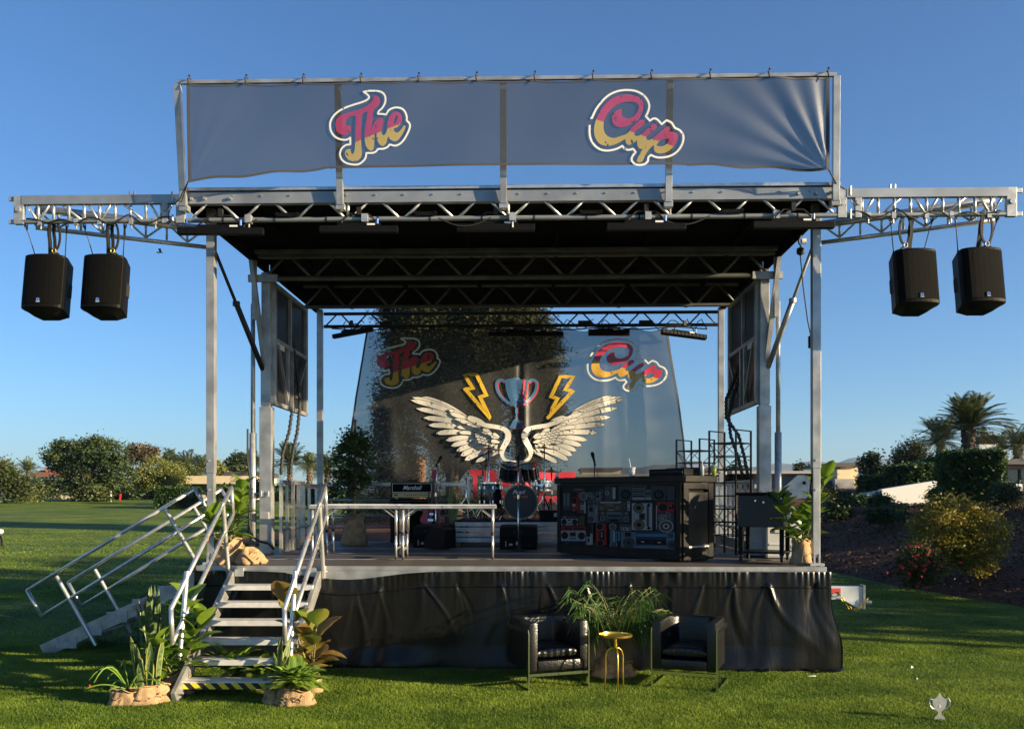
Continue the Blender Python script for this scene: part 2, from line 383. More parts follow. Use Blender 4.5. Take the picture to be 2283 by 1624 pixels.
for s in (-1, 1):
    u = s*3.55
    o = MB(); o.box((u, 2.42, DZ+1.05), (.17, .17, 2.1)); r_ = o.build('tower', M['alu'], ST, bevel=.005)
    o = MB(); o.box((u, 2.42, 4.20), (.125, .13, 2.0)); o.box((u-s*.0, 2.36, 3.8), (.14, .03, 1.0))
    o.build('inner_mast', M['alu'], r_, bevel=.004)
    o = MB(); o.box((u+s*.02, 2.30, RZ-.36), (.42, .05, .10)); o.box((u, 2.34, DZ+.86), (.2, .02, .03)); o.box((u, 2.31, DZ+.55), (.12, .06, .10))
    for a in (-.05, .05): o.tube((u+a, 2.31, DZ+.82), (u+a, 2.31, DZ+.90), .012)
    o.split('bracket', M['galv'], r_)
    o = MB(); o.bar((u+s*.16, 2.2, RZ-.1), (u+s*.02, 2.36, 3.9), .06, .07); o.bar((u+s*.13, 2.25, RZ-.12), (u+s*.13, 2.25, 4.5), .06)
    o.split('strut', M['alu'], ST)
    o = MB(); a = Vector((u+s*.35, .95, RZ-.05)); b = Vector((u+s*.07, 2.25, 3.95)); o.tube(a, b, .022); c = a.lerp(b, .55); o.tube(c, b+(b-a)*.12, .038)
    o.lathe([(.05, -.03), (.05, .03)], 12, c)
    o.build('ram_cylinder', M['steelblk'] if s < 0 else M['alu'], ST, smooth=True)
    o = MB(); x = u+s*.19; o.tube((x, 2.38, DZ+.05), (x, 2.38, 2.9), .05, 12); o.tube((x, 2.38, 2.9), (x, 2.38, 4.75), .032, 12)
    o.build('lift_cylinder', M['galv'], ST, smooth=True)
# left service cable and right controller
mb = MB()
mb.path([(-3.76, 2.20, 2.3+.05*k-(0 if k else .0)) if k > 3 else (-3.76+.02*k, 2.2, 1.45+.2*k) for k in range(14)], .014, 6)
mb.path([(-3.74, 2.2, 1.9), (-3.73, 2.19, 1.6), (-3.68, 2.18, 1.42), (-3.58, 2.18, 1.36), (-3.46, 2.2, 1.33), (-3.4, 2.25, 1.25)], .018, 6)
mb.build('cable', M['rubber'], ST)
mb = MB()
cp = [L(1783, 562, 11.6), L(1790, 640, 11.55), L(1800, 715, 11.5), L(1807, 748, 11.45)]
mb.path(cp, .008, 6); mb.path([L(1810, 776, 11.3), L(1818, 830, 10.98), L(1826, 880, 10.95), L(1822, 920, 10.96), L(1819, 965, 10.96), L(1817, 985, 10.95), L(1822, 1000, 10.9), L(1814, 1020, 10.93), L(1806, 1085, 10.93), L(1822, 1180, 10.94)], .009, 6)
mb.path([L(1783, 562, 11.6)+Vector((.02*math.sin(k), 0, .03*k)) for k in range(8)], .012, 6); mb.lathe([(0, -.06), (.05, -.03), (.05, .03), (0, .06)], 10, L(1784, 560, 11.6))
mb.build('cable', M['rubber'], ST, smooth=True)
mb = MB(); mb.box(L(1808, 762, 11.42), (.07, .05, .15)); mb.build('controller_box', M['blackpl'], ST, bevel=.008)
mb = MB(); mb.box(L(1811.5, 765, 11.38), (.022, .02, .09)); mb.build('cable_tag', mat('lime_tag', (.42, .55, .05), .5), ST)
mb = MB(); mb.tube(L(1786, 538, 11.7), L(1796, 537, 11.7), .035, 12); mb.build('motor_cap', M['white'], ST)
# side wall panels, folded up beside the towers
for s in (-1, 1):
    u = s*3.50; z0, z1, v0, v1 = 3.34, 5.06, 2.50, 4.32
    pr = MB().box((u, (v0+v1)/2, (z0+z1)/2), (.02, v1-v0, z1-z0)).build('side_wall', M['panel'], ST)
    o = MB(); w_ = .06
    for z in (z0, z0+.92, z1): o.box((u-s*.03, (v0+v1)/2, z), (w_, v1-v0, .06))
    for v in (v0, v1): o.box((u-s*.03, v, (z0+z1)/2), (w_, .10, z1-z0+.05))
    for v in (v0+.72, v0+.98): o.box((u-s*.035, v, (z0+z0+.92)/2), (.05, .07, .92))
    o.box((u-s*.035, v0+.85, (z0+.92+z1)/2), (.05, .05, z1-z0-.92))
    o.build('wall_frame', M['alu'], pr, bevel=.003)
    o = MB(); o.bar((u-s*.06, v0+.1, z0+.86), (u-s*.06, v0+.62, z0+.1), .035); o.bar((u-s*.06, v1-.1, z0+.86), (u-s*.06, v0+1.1, z0+.2), .035)
    o.split('wall_brace', M['alu'], pr)
    o = MB(); o.box((u-s*.055, v0+.28, z0+.86), (.008, .36, .09)); o.build('notice_plate', M['white'], pr)
    for k in range(2):
        q = [(640+6*k, 735), (648+8*k, 790), (655+10*k, 850), (652+16*k, 910), (645+18*k, 960), (630+22*k, 1010), (626+20*k, 1060)] if s < 0 else [(1657-4*k, 760), (1650-2*k, 810), (1645-10*k, 850), (1632-14*k, 890), (1624-6*k, 930), (1628+18*k, 970), (1645+14*k, 1020), (1655+12*k, 1060)]
        pts = [L(a, b, 14.3) for a, b in q]; fine = []
        for i in range(len(pts)-1):
            for t in np.linspace(0, 1, 14, endpoint=False): fine.append(pts[i].lerp(pts[i+1], t)+Vector((.008*math.sin(len(fine)*2.1), 0, 0)))
        MB().path(fine, .026, 7).build('wrapped_hose', mat('wrapped_cable', (.012, .012, .012), .6, c2=(.03, .03, .03), ns=30, bump=.8, bs=60), ST, smooth=True, label='left braided hose bundle' if s < 0 else 'right braided hose bundle')
# guard rails
def rail(name, pts_, z0, h, vert=.38, w_=.05, mid=(.33, .64), bar=True):
    o = MB(); a, b = Vector(pts_[0]), Vector(pts_[1]); n = max(1, round((b-a).length/vert))
    o.bar(a+Vector((0, 0, z0+h)), b+Vector((0, 0, z0+h)), w_, .06)
    for i in range(n+1):
        p = a.lerp(b, i/n); o.bar(p+Vector((0, 0, z0)), p+Vector((0, 0, z0+h-.03)), .045)
    for m_ in mid: o.tube(a+Vector((0, 0, z0+h*m_)), b+Vector((0, 0, z0+h*m_)), .02)
    if bar: o.bar(a+Vector((0, 0, z0+.09)), b+Vector((0, 0, z0+.09)), .02, .16)
    return o.build(name, M['alub'], ST, auto=40)
rail('guard_rail', [(-3.38, 2.55, 0), (-3.42, 4.0, 0)], DZ, 1.03, .36)
rail('guard_rail', [(-3.48, 4.1, 0), (-3.5, 5.7, 0)], DZ, 1.0, .5, bar=False)
rail('guard_rail', [(-3.5, 5.86, 0), (-.9, 5.86, 0)], DZ, 1.04, 1.3, bar=False, mid=(.25, .45, .72))
rail('guard_rail', [(2.7, 5.86, 0), (3.55, 5.86, 0)], DZ, 1.04, .42, bar=False, mid=(.25, .45, .72))
rail('guard_rail', [(3.40, 2.55, 0), (3.44, 5.6, 0)], DZ, 1.03, .36)
# wing trusses carrying the speakers
def wing(s):
    o = MB(); v = -.14; ux0, ux1 = s*3.85, s*5.66; zt, zb = RZ-.02, RZ-.265
    o.bar((ux0, v, zt), (ux1, v, zt), .07, .10)
    o.tube((ux0, v, zb), (ux1, v, zb), .028, 10)
    r_ = o.build('wing_truss', M['beam'], ST, auto=40, label='left side cantilever truss' if s < 0 else 'right side cantilever truss')
    o = MB(); n = 5; st = (ux1-ux0)/n
    for i in range(n):
        a = ux0+st*i; o.tube((a+st*.05, v, zt), (a+st*.48, v, zb), .015) if i % 2 == 0 else o.tube((a+st*.05, v, zb), (a+st*.9, v, zt), .015)
        o.tube((a+st*.52, v, zb), (a+st*.95, v, zt), .015) if i % 2 == 0 else None
        o.tube((a+st*.5, v, zb), (a+st*.5, v, zt), .018); o.tube((a+st, v, zb), (a+st, v, zt), .018)
    # rear leg of the triangle
    A = Vector((s*5.60, .02, 0)); B = Vector((s*3.85, .86, 0))
    for z, kk in ((zt-.04, 0), (zb-.02, 1)):
        p, q = A+Vector((0, 0, z)), B+Vector((0, 0, z-.02)); (o.bar(p, q, .06, .08) if not kk else o.tube(p, q, .027))
    for i in range(8):
        p, q = A.lerp(B, i/8), A.lerp(B, (i+1)/8); o.tube(p+Vector((0, 0, zb)), p+Vector((0, 0, zt-.04)), .015)
        o.tube(p+Vector((0, 0, zb if i % 2 else zt-.04)), q+Vector((0, 0, zt-.04 if i % 2 else zb)), .013)
    o.build('brace', M['alub'], r_, smooth=True)
    o = MB(); pts = [Vector((s*(3.9+1.7*k/30), v-.035+.01*math.sin(k), zb+.03+.035*math.sin(k*.9)-.05*abs(math.sin(k*.35)))) for k in range(31)]; o.path(pts, .009, 5); o.build('cable', M['rubber'], r_, smooth=True)
    o = MB()
    for x, w_ in ((s*3.80, .10), (s*3.98, .07), (s*5.70, .11)):
        o.box((x, v, (zt+zb)/2+.01), (w_, .06, .33)); o.tube((x, v-.05, zt-.11), (x, v+.06, zt-.11), .032, 12)
    for z in (zt+.02, zb): o.box((s*5.78, v, z), (.09, .03, .05)); o.box((s*3.89, v, z), (.14, .03, .04)); o.tube((s*3.89, v-.03, z-.05), (s*3.89, v-.03, z+.06), .014)
    o.split('end_plate', M['galv'], r_, bevel=.003)
    o = MB()
    for x in (4.10, 4.38, 4.75, 5.03, 5.45): o.box((s*x, v, zb-.01), (.045, .06, .07)); o.tube((s*x, v, zb-.04), (s*x, v, zb-.09), .01)
    o.tube((s*4.35, v, zt+.04), (s*4.35, v, zt+.10), .012); o.tube((s*4.40, v, zt+.04), (s*4.40, v, zt+.10), .012)
    o.split('clamp', M['galv'], r_)
wing(-1); wing(1)
# fascia frame
for u in (-3.73, -1.92, -.05, 1.82, 3.70):
    a = Vector((u, -.24, RZ-.13)); b = Vector((u, -.36 if abs(u) < 3.6 else -.42, 6.65))
    if u > 3.6: b.x -= .05
    o = MB(); o.bar(a, b, .075, .06, up=(0, 1, 0)); o.box(a+Vector((0, .03, -.02)), (.10, .10, .07))
    o.build('fascia_post', M['alu'], ST, bevel=.003)
MB().bar((-3.73, -.42, 6.67), (3.65, -.42, 6.67), .04, .04).build('fascia_rail', M['alu'], ST)
# trailer tongue
p = L(1880, 1330, 13.2)+Vector((0, 0, .04))
TG = MB(); TG.prism([(-.6, .12), (.62, .12), (.66, .10), (.66, -.20), (.60, -.20), (.35, -.06), (-.6, -.06)], lambda a, b, t: (4.33+a, p.y+t, p.z+b), -.06, .06)
tg = TG.build('trailer_tongue', mat('white_painted_steel', (.55, .58, .62), .45, .2, c2=(.45, .48, .52), ns=6), ST, bevel=.006)
MB().add([], []).path([(5.0, p.y, p.z-.10), (5.12, p.y-.02, p.z-.12)], .03, 8).build('hitch_coupler', M['galv'], tg)
o = MB(); o.box((5.0, p.y, p.z-.03), (.03, .16, .34)); o.box((4.60, p.y-.065, p.z+.02), (.14, .008, .17)); o.split('bracket', M['galv'], tg)
MB().box((4.60, p.y-.072, p.z+.06), (.13, .006, .06)).build('reflector', M['tape'], tg)
o = MB()
cpts = [Vector((4.62+.08*i*.6, p.y-.09, p.z+.06-.30*math.sin(i/9*math.pi)*.75-.01*i)) for i in range(10)]
for i in range(9):
    q = cpts[i].lerp(cpts[i+1], .5); d_ = (cpts[i+1]-cpts[i]).normalized(); ax = Vector((0, 1, 0)) if i % 2 else d_.cross(Vector((0, 1, 0))).normalized()
    sd = ax.cross(d_).normalized()
    o.path([q+d_*(.032*math.cos(t))+sd*(.018*math.sin(t)) for t in np.linspace(0, 2*math.pi, 9)], .006, 5)
o.build('safety_chain', M['gold'], tg)
# white gusset beside the right tower
g = L(1780, 1085, 13.0)
MB().prism([(-.33, -.16), (.10, -.16), (.14, -.10), (.14, .12), (.08, .17), (-.02, .17), (-.14, .06), (-.30, -.08)], lambda a, b, t: (g.x+a, g.y+t, g.z+b), -.02, .02).build('gusset_plate', M['galv'], ST, bevel=.003)
MB().tube((g.x+.07, g.y-.03, g.z+.06), (g.x+.07, g.y+.03, g.z+.06), .024, 12).build('gusset_hole', M['black'], ST)
# ---------------------------------------------------------------- skirt
SK = thing('stage_skirt', 'creased black vinyl skirt hung round the deck down to the grass', 'skirt', SO, -TH)
def hsh(i): return (math.sin(i*127.1+3.3)*43758.5453) % 1.
def sm(t): t = min(max(t, 0), 1); return t*t*(3-2*t)
cr = random.Random(11)
fans = []
for k in range(17):
    x0 = -3.55+k*.44+cr.uniform(-.12, .12)
    for _ in range(cr.choice([3, 4, 5])): fans.append((x0, cr.gauss(0, .33), cr.uniform(.4, 1.)*cr.choice([1, 1, -1]), cr.uniform(.012, .03), cr.uniform(1.2, 4.)))
def fold(x, t):
    # x along skirt, t 0 top..1 bottom
    g_ = 0; fr = math.exp(-t*9)
    g_ += .012*fr*math.sin(x*27+5*math.sin(x*3.1)+2*math.sin(x*7.7))*(.6+.4*math.sin(x*4.9))+.009*fr*math.sin(x*71+6*math.sin(x*5.3))*math.sin(x*3.7+1)
    g_ += .030*math.sin(x*2.3+t*1.1)*(t**.6)+.018*math.sin(x*5.7+3*t+math.sin(x))*t**.5+.007*math.sin(x*15+2*math.sin(x*4)+t*3)*t**.4
    if t > .10:
        q = t-.10
        for (px_, sl_, a, w0, dc) in fans:
            dxx = x-(px_+sl_*q+.05*math.sin(q*6+px_))
            if abs(dxx) < .35:
                wd = w0+.045*q; g_ += a*.017*math.exp(-(dxx/wd)**2)*math.exp(-q*dc)*sm(q*14)
    g_ += .06*sm((t-.75)*4)*(.6+.4*math.sin(x*3.1))
    return g_
def top_z(x): return DZ-.048-.10*math.exp(-((x+1.9)/.62)**2)*(1 if x > -2.6 else .7)
def front(a, b):
    x = -HW-.03+a*(2*HW+.09); t = b; zt = top_z(x)
    z = zt*(1-t)+.012*t
    v = -.045-fold(x, t)
    fl = sm((x-2.9)/.75)*sm((t-.3)/.5)
    return (x+.12*fl, v-.05*fl, z)
mb = MB(); mb.grid(760, 90, front); mb.build('skirt_front', M['vinyl'], SK, smooth=True, fix=False)
def side(s):
    def fn(a, b):
        y = -.045+a*(DB+.1); zt = DZ-.062; x = HW+.06
        bulge = (.10+.05*math.sin(y*2))*sm((b-.3)/.5)*(1 if s > 0 else .5)
        k = fold(y*1.3+2, b)
        f0 = (1-sm(a*8))
        xx = x+k*(1-f0)+bulge*(1-f0)+.12*sm((b-.3)/.5)*f0*(s > 0)
        yy = y-(fold(HW, b)+.05*sm((b-.3)/.5)*(s > 0))*f0
        return (s*xx if s > 0 else -(xx-.06+.03*(1-a)), yy, zt*(1-b)+.012*b)
    return fn
mb = MB(); mb.grid(140, 40, side(1)); mb.build('skirt_side', M['vinyl'], SK, smooth=True, fix=False)
mb = MB(); mb.grid(140, 40, side(-1)); mb.build('skirt_side', M['vinyl'], SK, smooth=True, fix=False)
# hem band and bunched ground flap
mb = MB()
mb.grid(400, 4, lambda a, b: (lambda x, q: (x, q[1]-.008-.004*math.sin(b*3.14), top_z(x)-.165-.02*b))(-HW-.02+a*(2*HW+.06), front(a, .16)))
mb.build('skirt_seam', M['black'], SK, smooth=True, fix=False)
mb = MB()
mb.grid(200, 8, lambda a, b: (1.2+a*2.62, -.10-.05*math.sin(a*23)-.06*b-.10*sm(a*1.5-.5)*.5-.03*math.sin(a*60), .012+.022*(1-b)*abs(math.sin(a*31+4*math.sin(a*9)+b))+.004))
mb.build('skirt_hem', M['vinyl'], SK, smooth=True, fix=False)
# ================================================================ STAIRS
def stairs(name, label, loc, rz, width, run, rise, n, hz_side=0, hazard=False, rails=None):
    """local: x across, y from deck outwards (negative = away from deck), z up; top at y=0"""
    t = thing(name, label, 'stairs', loc, rz)
    rh = rise/n; rn = run/(n-.35)
    for s in (-1, 1):
        x = s*width/2
        o = MB()
        pts = [(0.02, rise-.02), (-.05, rise-.02)]
        a = Vector((x, 0.0, rise-.10)); b = Vector((x, -run-.10, .02))
        o.bar(a, b, .045, .17)
        o.build('stringer', M['alu'], t, bevel=.004)
    for i in range(1, n):
        z = rise-rh*i; y = -rn*i+.02
        o = MB(); o.box((0, y+.0, z-.028), (width-.0, .23, .055)); tr = o.build('tread', M['tread'], t, bevel=.006)
        if hazard and i == n-1:
            o = MB(); o.box((0, y-.117, z-.045), (width-.05, .004, .06)); o.build('hazard_strip', HAZ, tr)
    return t
def hazmat():
    m = mat('hazard_stripes', (.75, .55, .02), .5); nt = m.node_tree; b = nt.nodes['Principled BSDF']
    tc = nt.nodes.new('ShaderNodeTexCoord'); sp = nt.nodes.new('ShaderNodeSeparateXYZ'); lk(nt, tc.outputs['Object'], sp.inputs[0])
    a = nt.nodes.new('ShaderNodeMath'); a.operation = 'ADD'; lk(nt, sp.outputs[0], a.inputs[0]); lk(nt, sp.outputs[2], a.inputs[1])
    mu = nt.nodes.new('ShaderNodeMath'); mu.operation = 'MULTIPLY'; mu.inputs[1].default_value = 7.4; lk(nt, a.outputs[0], mu.inputs[0])
    fr = nt.nodes.new('ShaderNodeMath'); fr.operation = 'FRACT'; lk(nt, mu.outputs[0], fr.inputs[0])
    gt = nt.nodes.new('ShaderNodeMath'); gt.operation = 'GREATER_THAN'; gt.inputs[1].default_value = .5; lk(nt, fr.outputs[0], gt.inputs[0])
    mx = nt.nodes.new('ShaderNodeMix'); mx.data_type = 'RGBA'; mx.inputs[6].default_value = (.75, .55, .02, 1); mx.inputs[7].default_value = (.012, .012, .012, 1)
    lk(nt, gt.outputs[0], mx.inputs[0]); lk(nt, mx.outputs[2], b.inputs['Base Color']); return m
HAZ = hazmat()
# front stairs
s1 = stairs('stairs', 'front aluminium stairs with a black and yellow striped bottom step', S(-2.72, -.03, 0), -TH+R(1.0), 1.02, 1.72, DZ-.02, 7, hazard=True)
def loop_rail(parent, x, A, B, C, D, posts, rr=.023, tag_=None):
    o = MB(); n = 10
    v = lambda q: Vector((x, q[0], q[1]))
    for a, b in ((A, D), (A, B), (B, C), (C, D)): o.tube(v(a), v(b), rr, 12)
    for q in (A, B, C, D): o.lathe([(0, -rr), (rr*.8, -rr*.6), (rr, 0), (rr*.8, rr*.6), (0, rr)], 10, v(q))
    r_ = o.build('handrail', M['alub'], parent, smooth=True)
    for p0, p1 in posts:
        MB().tube(v(p0), v(p1), rr*1.12, 12).build('post', M['alub'], r_, auto=40)
    if tag_: MB().lathe([(rr*1.08, -.015), (rr*1.12, 0), (rr*1.08, .015)], 12, v(A).lerp(v(D), .47), rot=Matrix.Rotation(R(57), 3, 'X')).build('tape_mark', M['orange'], r_)
    return r_
for s in (-1, 1):
    x = s*.555
    loop_rail(s1, x, (.10, 2.10), (.16, 1.78), (-1.75, .56), (-1.78, .90), [((-.22, 1.93), (.02, 1.0)), ((-1.35, 1.23), (-1.55, .40))], tag_=True)
    MB().lathe([(.0, 0), (.05, 0), (.05, .015), (0, .015)], 14, (x, .02, DZ-.06)).build('foot_plate', M['galv'], s1)
# top landing hinge
o = MB(); o.box((-.43, .0, DZ-.06), (.10, .05, .10)); o.box((.43, .0, DZ-.06), (.10, .05, .10)); o.split('hook_plate', M['galv'], s1)
MB().box((.53, -.70, .66), (.01, .06, .09), Matrix.Rotation(R(56), 3, 'X')).build('red_sticker', M['tape'], s1)
# side stairs (local y axis = +X world direction towards deck)
px0 = Vector((-3.74, 12.25, 0))
s2 = stairs('stairs', 'side aluminium stairs descending to the left with grey stepped stringer', px0, R(-90), 1.0, 2.15, DZ-.02, 7)
for s, lbl in ((1, 'near'), (-1, 'far')):
    x = s*.54
    loop_rail(s2, x, (-.30, 2.09), (-.12, 1.80), (-2.25, .47), (-2.43, .80), [((-.68, 1.84), (-.30, 1.20)), ((-2.06, .98), (-1.56, .10))])
    o = MB()
    for i in range(1, 7):
        z = (DZ-.02)-(DZ-.02)/7*i; y = -2.15/6.65*i
        o.prism([(y-.13, z+.03), (y-.05, z+.03), (y+.13, z+.045), (y+.13, z-.10), (y-.13, z-.10)], lambda a, b, t: (s*.52+t, a, b), -.012, .012)
    o.build('stringer_plate', M['galv'], s2)
try:
    cu = bpy.data.curves.new('t', 'FONT')
except Exception: pass
def text_mesh(body, size, mat_, parent, mtx, name='lettering', extr=.001, sx_=1., label=None, bold=0., shear=0., smallcaps=False, align='CENTER'):
    c = bpy.data.curves.new('txt', 'FONT'); c.body = body; c.size = size; c.extrude = extr; c.align_x = align; c.align_y = 'CENTER'; c.offset = bold; c.shear = shear; c.resolution_u = 4
    t = bpy.data.objects.new('txt', c); col.objects.link(t); dg = bpy.context.evaluated_depsgraph_get()
    me = bpy.data.meshes.new_from_object(t.evaluated_get(dg)); bpy.data.objects.remove(t); me.materials.clear(); me.materials.append(mat_)
    me.name = name
    for v in me.vertices: v.co.x *= sx_
    me.transform(mtx)
    o = bpy.data.objects.new(name, me); col.objects.link(o); o.parent = parent
    if label: o['label'] = label
    return o
RX90 = Matrix.Rotation(R(90), 4, 'X')
# brand wording on the side stringer
mt = Matrix.Translation((.556, -.93, .645)) @ Matrix.Rotation(R(90), 4, 'Z') @ RX90 @ Matrix.Rotation(R(28.5), 4, 'Z')
text_mesh('STAGELINE', .085, M['textred'], s2, mt, sx_=.8)
# ================================================================ BANNERS
def clothmat(name, c, alpha, c2=None):
    m = mat(name, c, .42, c2=c2, ns=1.2, bump=.12, bs=250, spec=.45); nt = m.node_tree; b = nt.nodes['Principled BSDF']
    b.inputs['Alpha'].default_value = alpha
    return m
M['mesh'] = clothmat('banner_mesh', (.040, .046, .055), .74, (.05, .055, .062))
M['meshb'] = clothmat('backdrop_mesh', (.030, .032, .034), .72, (.036, .037, .038))
M['hem'] = mat('banner_hem', (.06, .06, .062), .6)
def printmat(name, c1, c2=None, z_line=None, slope=0., alpha=.9, thr=.68, dark=(.03, .033, .04), ns=16.):
    """distressed print: flecks of bare banner show in the ink"""
    m = bpy.data.materials.new(name); m.use_nodes = True; nt = m.node_tree; b = nt.nodes['Principled BSDF']; b.inputs['Roughness'].default_value = .5
    b.inputs['Alpha'].default_value = alpha
    tc = nt.nodes.new('ShaderNodeTexCoord'); mp = nt.nodes.new('ShaderNodeMapping'); mp.inputs['Scale'].default_value = (1, .3, .62); lk(nt, tc.outputs['Object'], mp.inputs[0])
    n = nt.nodes.new('ShaderNodeTexNoise'); n.inputs['Scale'].default_value = ns*1.6; n.inputs['Detail'].default_value = 3; n.inputs['Roughness'].default_value = .6; lk(nt, mp.outputs[0], n.inputs['Vector'])
    g = nt.nodes.new('ShaderNodeMath'); g.operation = 'GREATER_THAN'; g.inputs[1].default_value = thr; lk(nt, n.outputs[0], g.inputs[0])
    mx = nt.nodes.new('ShaderNodeMix'); mx.data_type = 'RGBA'; mx.inputs[6].default_value = (*c1, 1); mx.inputs[7].default_value = (*dark, 1)
    if c2 is not None:
        sp = nt.nodes.new('ShaderNodeSeparateXYZ'); lk(nt, tc.outputs['Object'], sp.inputs[0])
        ma = nt.nodes.new('ShaderNodeMath'); ma.operation = 'MULTIPLY_ADD'; ma.inputs[1].default_value = -slope; lk(nt, sp.outputs[0], ma.inputs[0]); lk(nt, sp.outputs[2], ma.inputs[2])
        gg = nt.nodes.new('ShaderNodeMath'); gg.operation = 'LESS_THAN'; gg.inputs[1].default_value = z_line; lk(nt, ma.outputs[0], gg.inputs[0])
        m2 = nt.nodes.new('ShaderNodeMix'); m2.data_type = 'RGBA'; m2.inputs[6].default_value = (*c1, 1); m2.inputs[7].default_value = (*c2, 1)
        lk(nt, gg.outputs[0], m2.inputs[0]); lk(nt, m2.outputs[2], mx.inputs[6])
    lk(nt, g.outputs[0], mx.inputs[0]); lk(nt, mx.outputs[2], b.inputs['Base Color']); return m
PINK = (.42, .045, .15); GOLD = (.50, .38, .10)
FB = thing('fascia_banner', 'long grey mesh banner lettered The and Cup above the stage roof', 'banner', SO, -TH)
FV = -.47
def fdisp(u, z):
    k = 0
    # pull folds to lower right and lower left corners
    for cx, cz, s, am in ((3.56, 5.60, -1, .7), (-3.60, 5.56, 1, .06)):
        dx = (u-cx)*s; dz = z-cz; r = math.hypot(dx, dz); th = math.atan2(dz, max(dx, 1e-3))
        k += am*(.035*math.sin(th*22)+.03*math.sin(th*9+1))*math.exp(-r*.9)*min(r*3, 1)
    k += .012*math.sin(u*1.9+z*2.)+.004*math.sin(u*6-z*3)
    k += .02*math.sin(z*3+u*7)*math.exp(-(3.62-u)*3)
    return k
def fpos(u, z, off=0.): return (u, FV+.06*(6.65-z)+fdisp(u, z)-off, z)
def fz_bot(u):
    return float(np.interp(u, [-3.68, -1.95, -.1, 1.85, 3.64], [5.545, 5.69, 5.70, 5.70, 5.60]))+(.012*math.sin(u*9) if u < -2 or u > 2 else 0)
def fcloth(a, b):
    u = -3.61+7.18*a; zt = 6.635-.018*abs(math.sin((u+3.61)*math.pi/.652)); zb = fz_bot(u); return fpos(u, zt+(zb-zt)*b)
mb = MB(); mb.grid(360, 60, fcloth); mb.build('cloth', M['mesh'], FB, smooth=True, fix=False)
mb = MB()
for b0, b1 in ((0., .018), (.975, 1.)): mb.grid(200, 1, lambda a, b: (lambda q: (q[0], q[1]-.006, q[2]))(fcloth(a, b0+(b1-b0)*b)))
for a0, a1 in ((0, .005), (.995, 1.)): mb.grid(1, 30, lambda a, b: (lambda q: (q[0], q[1]-.007, q[2]))(fcloth(a0+(a1-a0)*a, b)))
mb.build('hem', M['hem'], FB, smooth=True, fix=False)
for k in range(12):
    u = -3.58+k*.648; u = min(u, 3.55)
    mb = MB(); mb.path([(u, FV-.02, 6.61), (u-.01, FV-.01, 6.69), (u+.0, FV+.05, 6.71), (u+.012, FV+.06, 6.65)], .009, 6); mb.lathe([(0, -.017), (.017, 0), (0, .017)], 8, (u+.004, FV, 6.72)); mb.build('bungee_tie', M['rubber'], FB, smooth=True)
mb = MB(); mb.path([(-3.60, FV+.03, 5.55), (-3.76, -.28, 5.40), (-3.82, -.26, 5.36)], .006); mb.path([(-3.60, FV+.03, 5.55), (-3.74, -.28, 5.37)], .006); mb.build('corner_cord', M['rubber'], FB)
mb = MB(); mb.path([(3.56, FV+.03, 5.61), (3.70, -.28, 5.50), (3.80, -.26, 5.45)], .008); mb.path([(3.56, FV+.03, 5.61), (3.67, -.30, 5.54), (3.71, -.26, 5.49)], .008); mb.build('corner_cord', M['rubber'], FB)
# ---- traced lettering (outline points of the print)
THE = [(1100, 255), (1150, 260), (1195, 290), (1210, 350), (1190, 410), (1140, 460), (1095, 490), (1080, 560), (1060, 720), (1042, 850), (1032, 915), (1050, 850), (1090, 740), (1150, 670), (1210, 645), (1255, 660), (1262, 700), (1245, 800), (1228, 880), (1235, 930), (1260, 950), (1300, 920), (1325, 860), (1332, 780), (1345, 700), (1380, 620), (1440, 560), (1510, 545), (1570, 570), (1605, 630), (1600, 700), (1560, 770), (1510, 815), (1452, 828), (1458, 880), (1490, 905), (1540, 890), (1600, 830), (1635, 780), (1665, 790), (1655, 840), (1600, 940), (1540, 1020), (1480, 1055), (1420, 1045), (1370, 1010), (1345, 960), (1320, 1060), (1280, 1120), (1240, 1135), (1190, 1110), (1150, 1040), (1135, 960), (1138, 900), (1105, 925), (1095, 1050), (1075, 1190), (1040, 1215), (990, 1200), (940, 1130), (918, 1020), (920, 900), (940, 750), (965, 600), (978, 525), (880, 570), (865, 700), (852, 900), (855, 1100), (862, 1280), (830, 1350), (760, 1390), (690, 1395), (610, 1360), (560, 1290), (555, 1230), (590, 1185), (665, 1180), (660, 1230), (695, 1275), (730, 1200), (745, 1000), (745, 850), (765, 600), (700, 595), (620, 630), (580, 680), (580, 740), (610, 775), (655, 755), (670, 810), (660, 870), (610, 915), (530, 930), (450, 900), (400, 840), (385, 750), (400, 660), (460, 600), (560, 555), (700, 520), (850, 480), (960, 430), (1040, 370), (1085, 310)]
THE_H = [(1520, 590), (1525, 640), (1500, 710), (1465, 760), (1455, 720), (1480, 640)]
THE_O = [(905, 185), (960, 215), (1005, 265), (1000, 300), (950, 335), (850, 370), (700, 410), (550, 460), (430, 525), (340, 610), (295, 700), (290, 790), (310, 870), (370, 950), (460, 1000), (560, 1015), (620, 1000), (655, 970), (655, 1100), (580, 1105), (500, 1160), (465, 1240), (470, 1310), (510, 1380), (590, 1430), (700, 1455), (800, 1450), (880, 1400), (930, 1340), (945, 1255), (1060, 1255), (1130, 1225), (1160, 1190), (1260, 1185), (1340, 1150), (1375, 1115), (1470, 1135), (1560, 1100), (1640, 1020), (1710, 900), (1745, 800), (1730, 740), (1690, 700), (1690, 640), (1660, 550), (1600, 490), (1500, 470), (1410, 490), (1350, 530), (1315, 590), (1250, 580), (1165, 575), (1180, 530), (1250, 470), (1300, 380), (1305, 290), (1270, 220), (1190, 180), (1080, 170), (985, 170)]
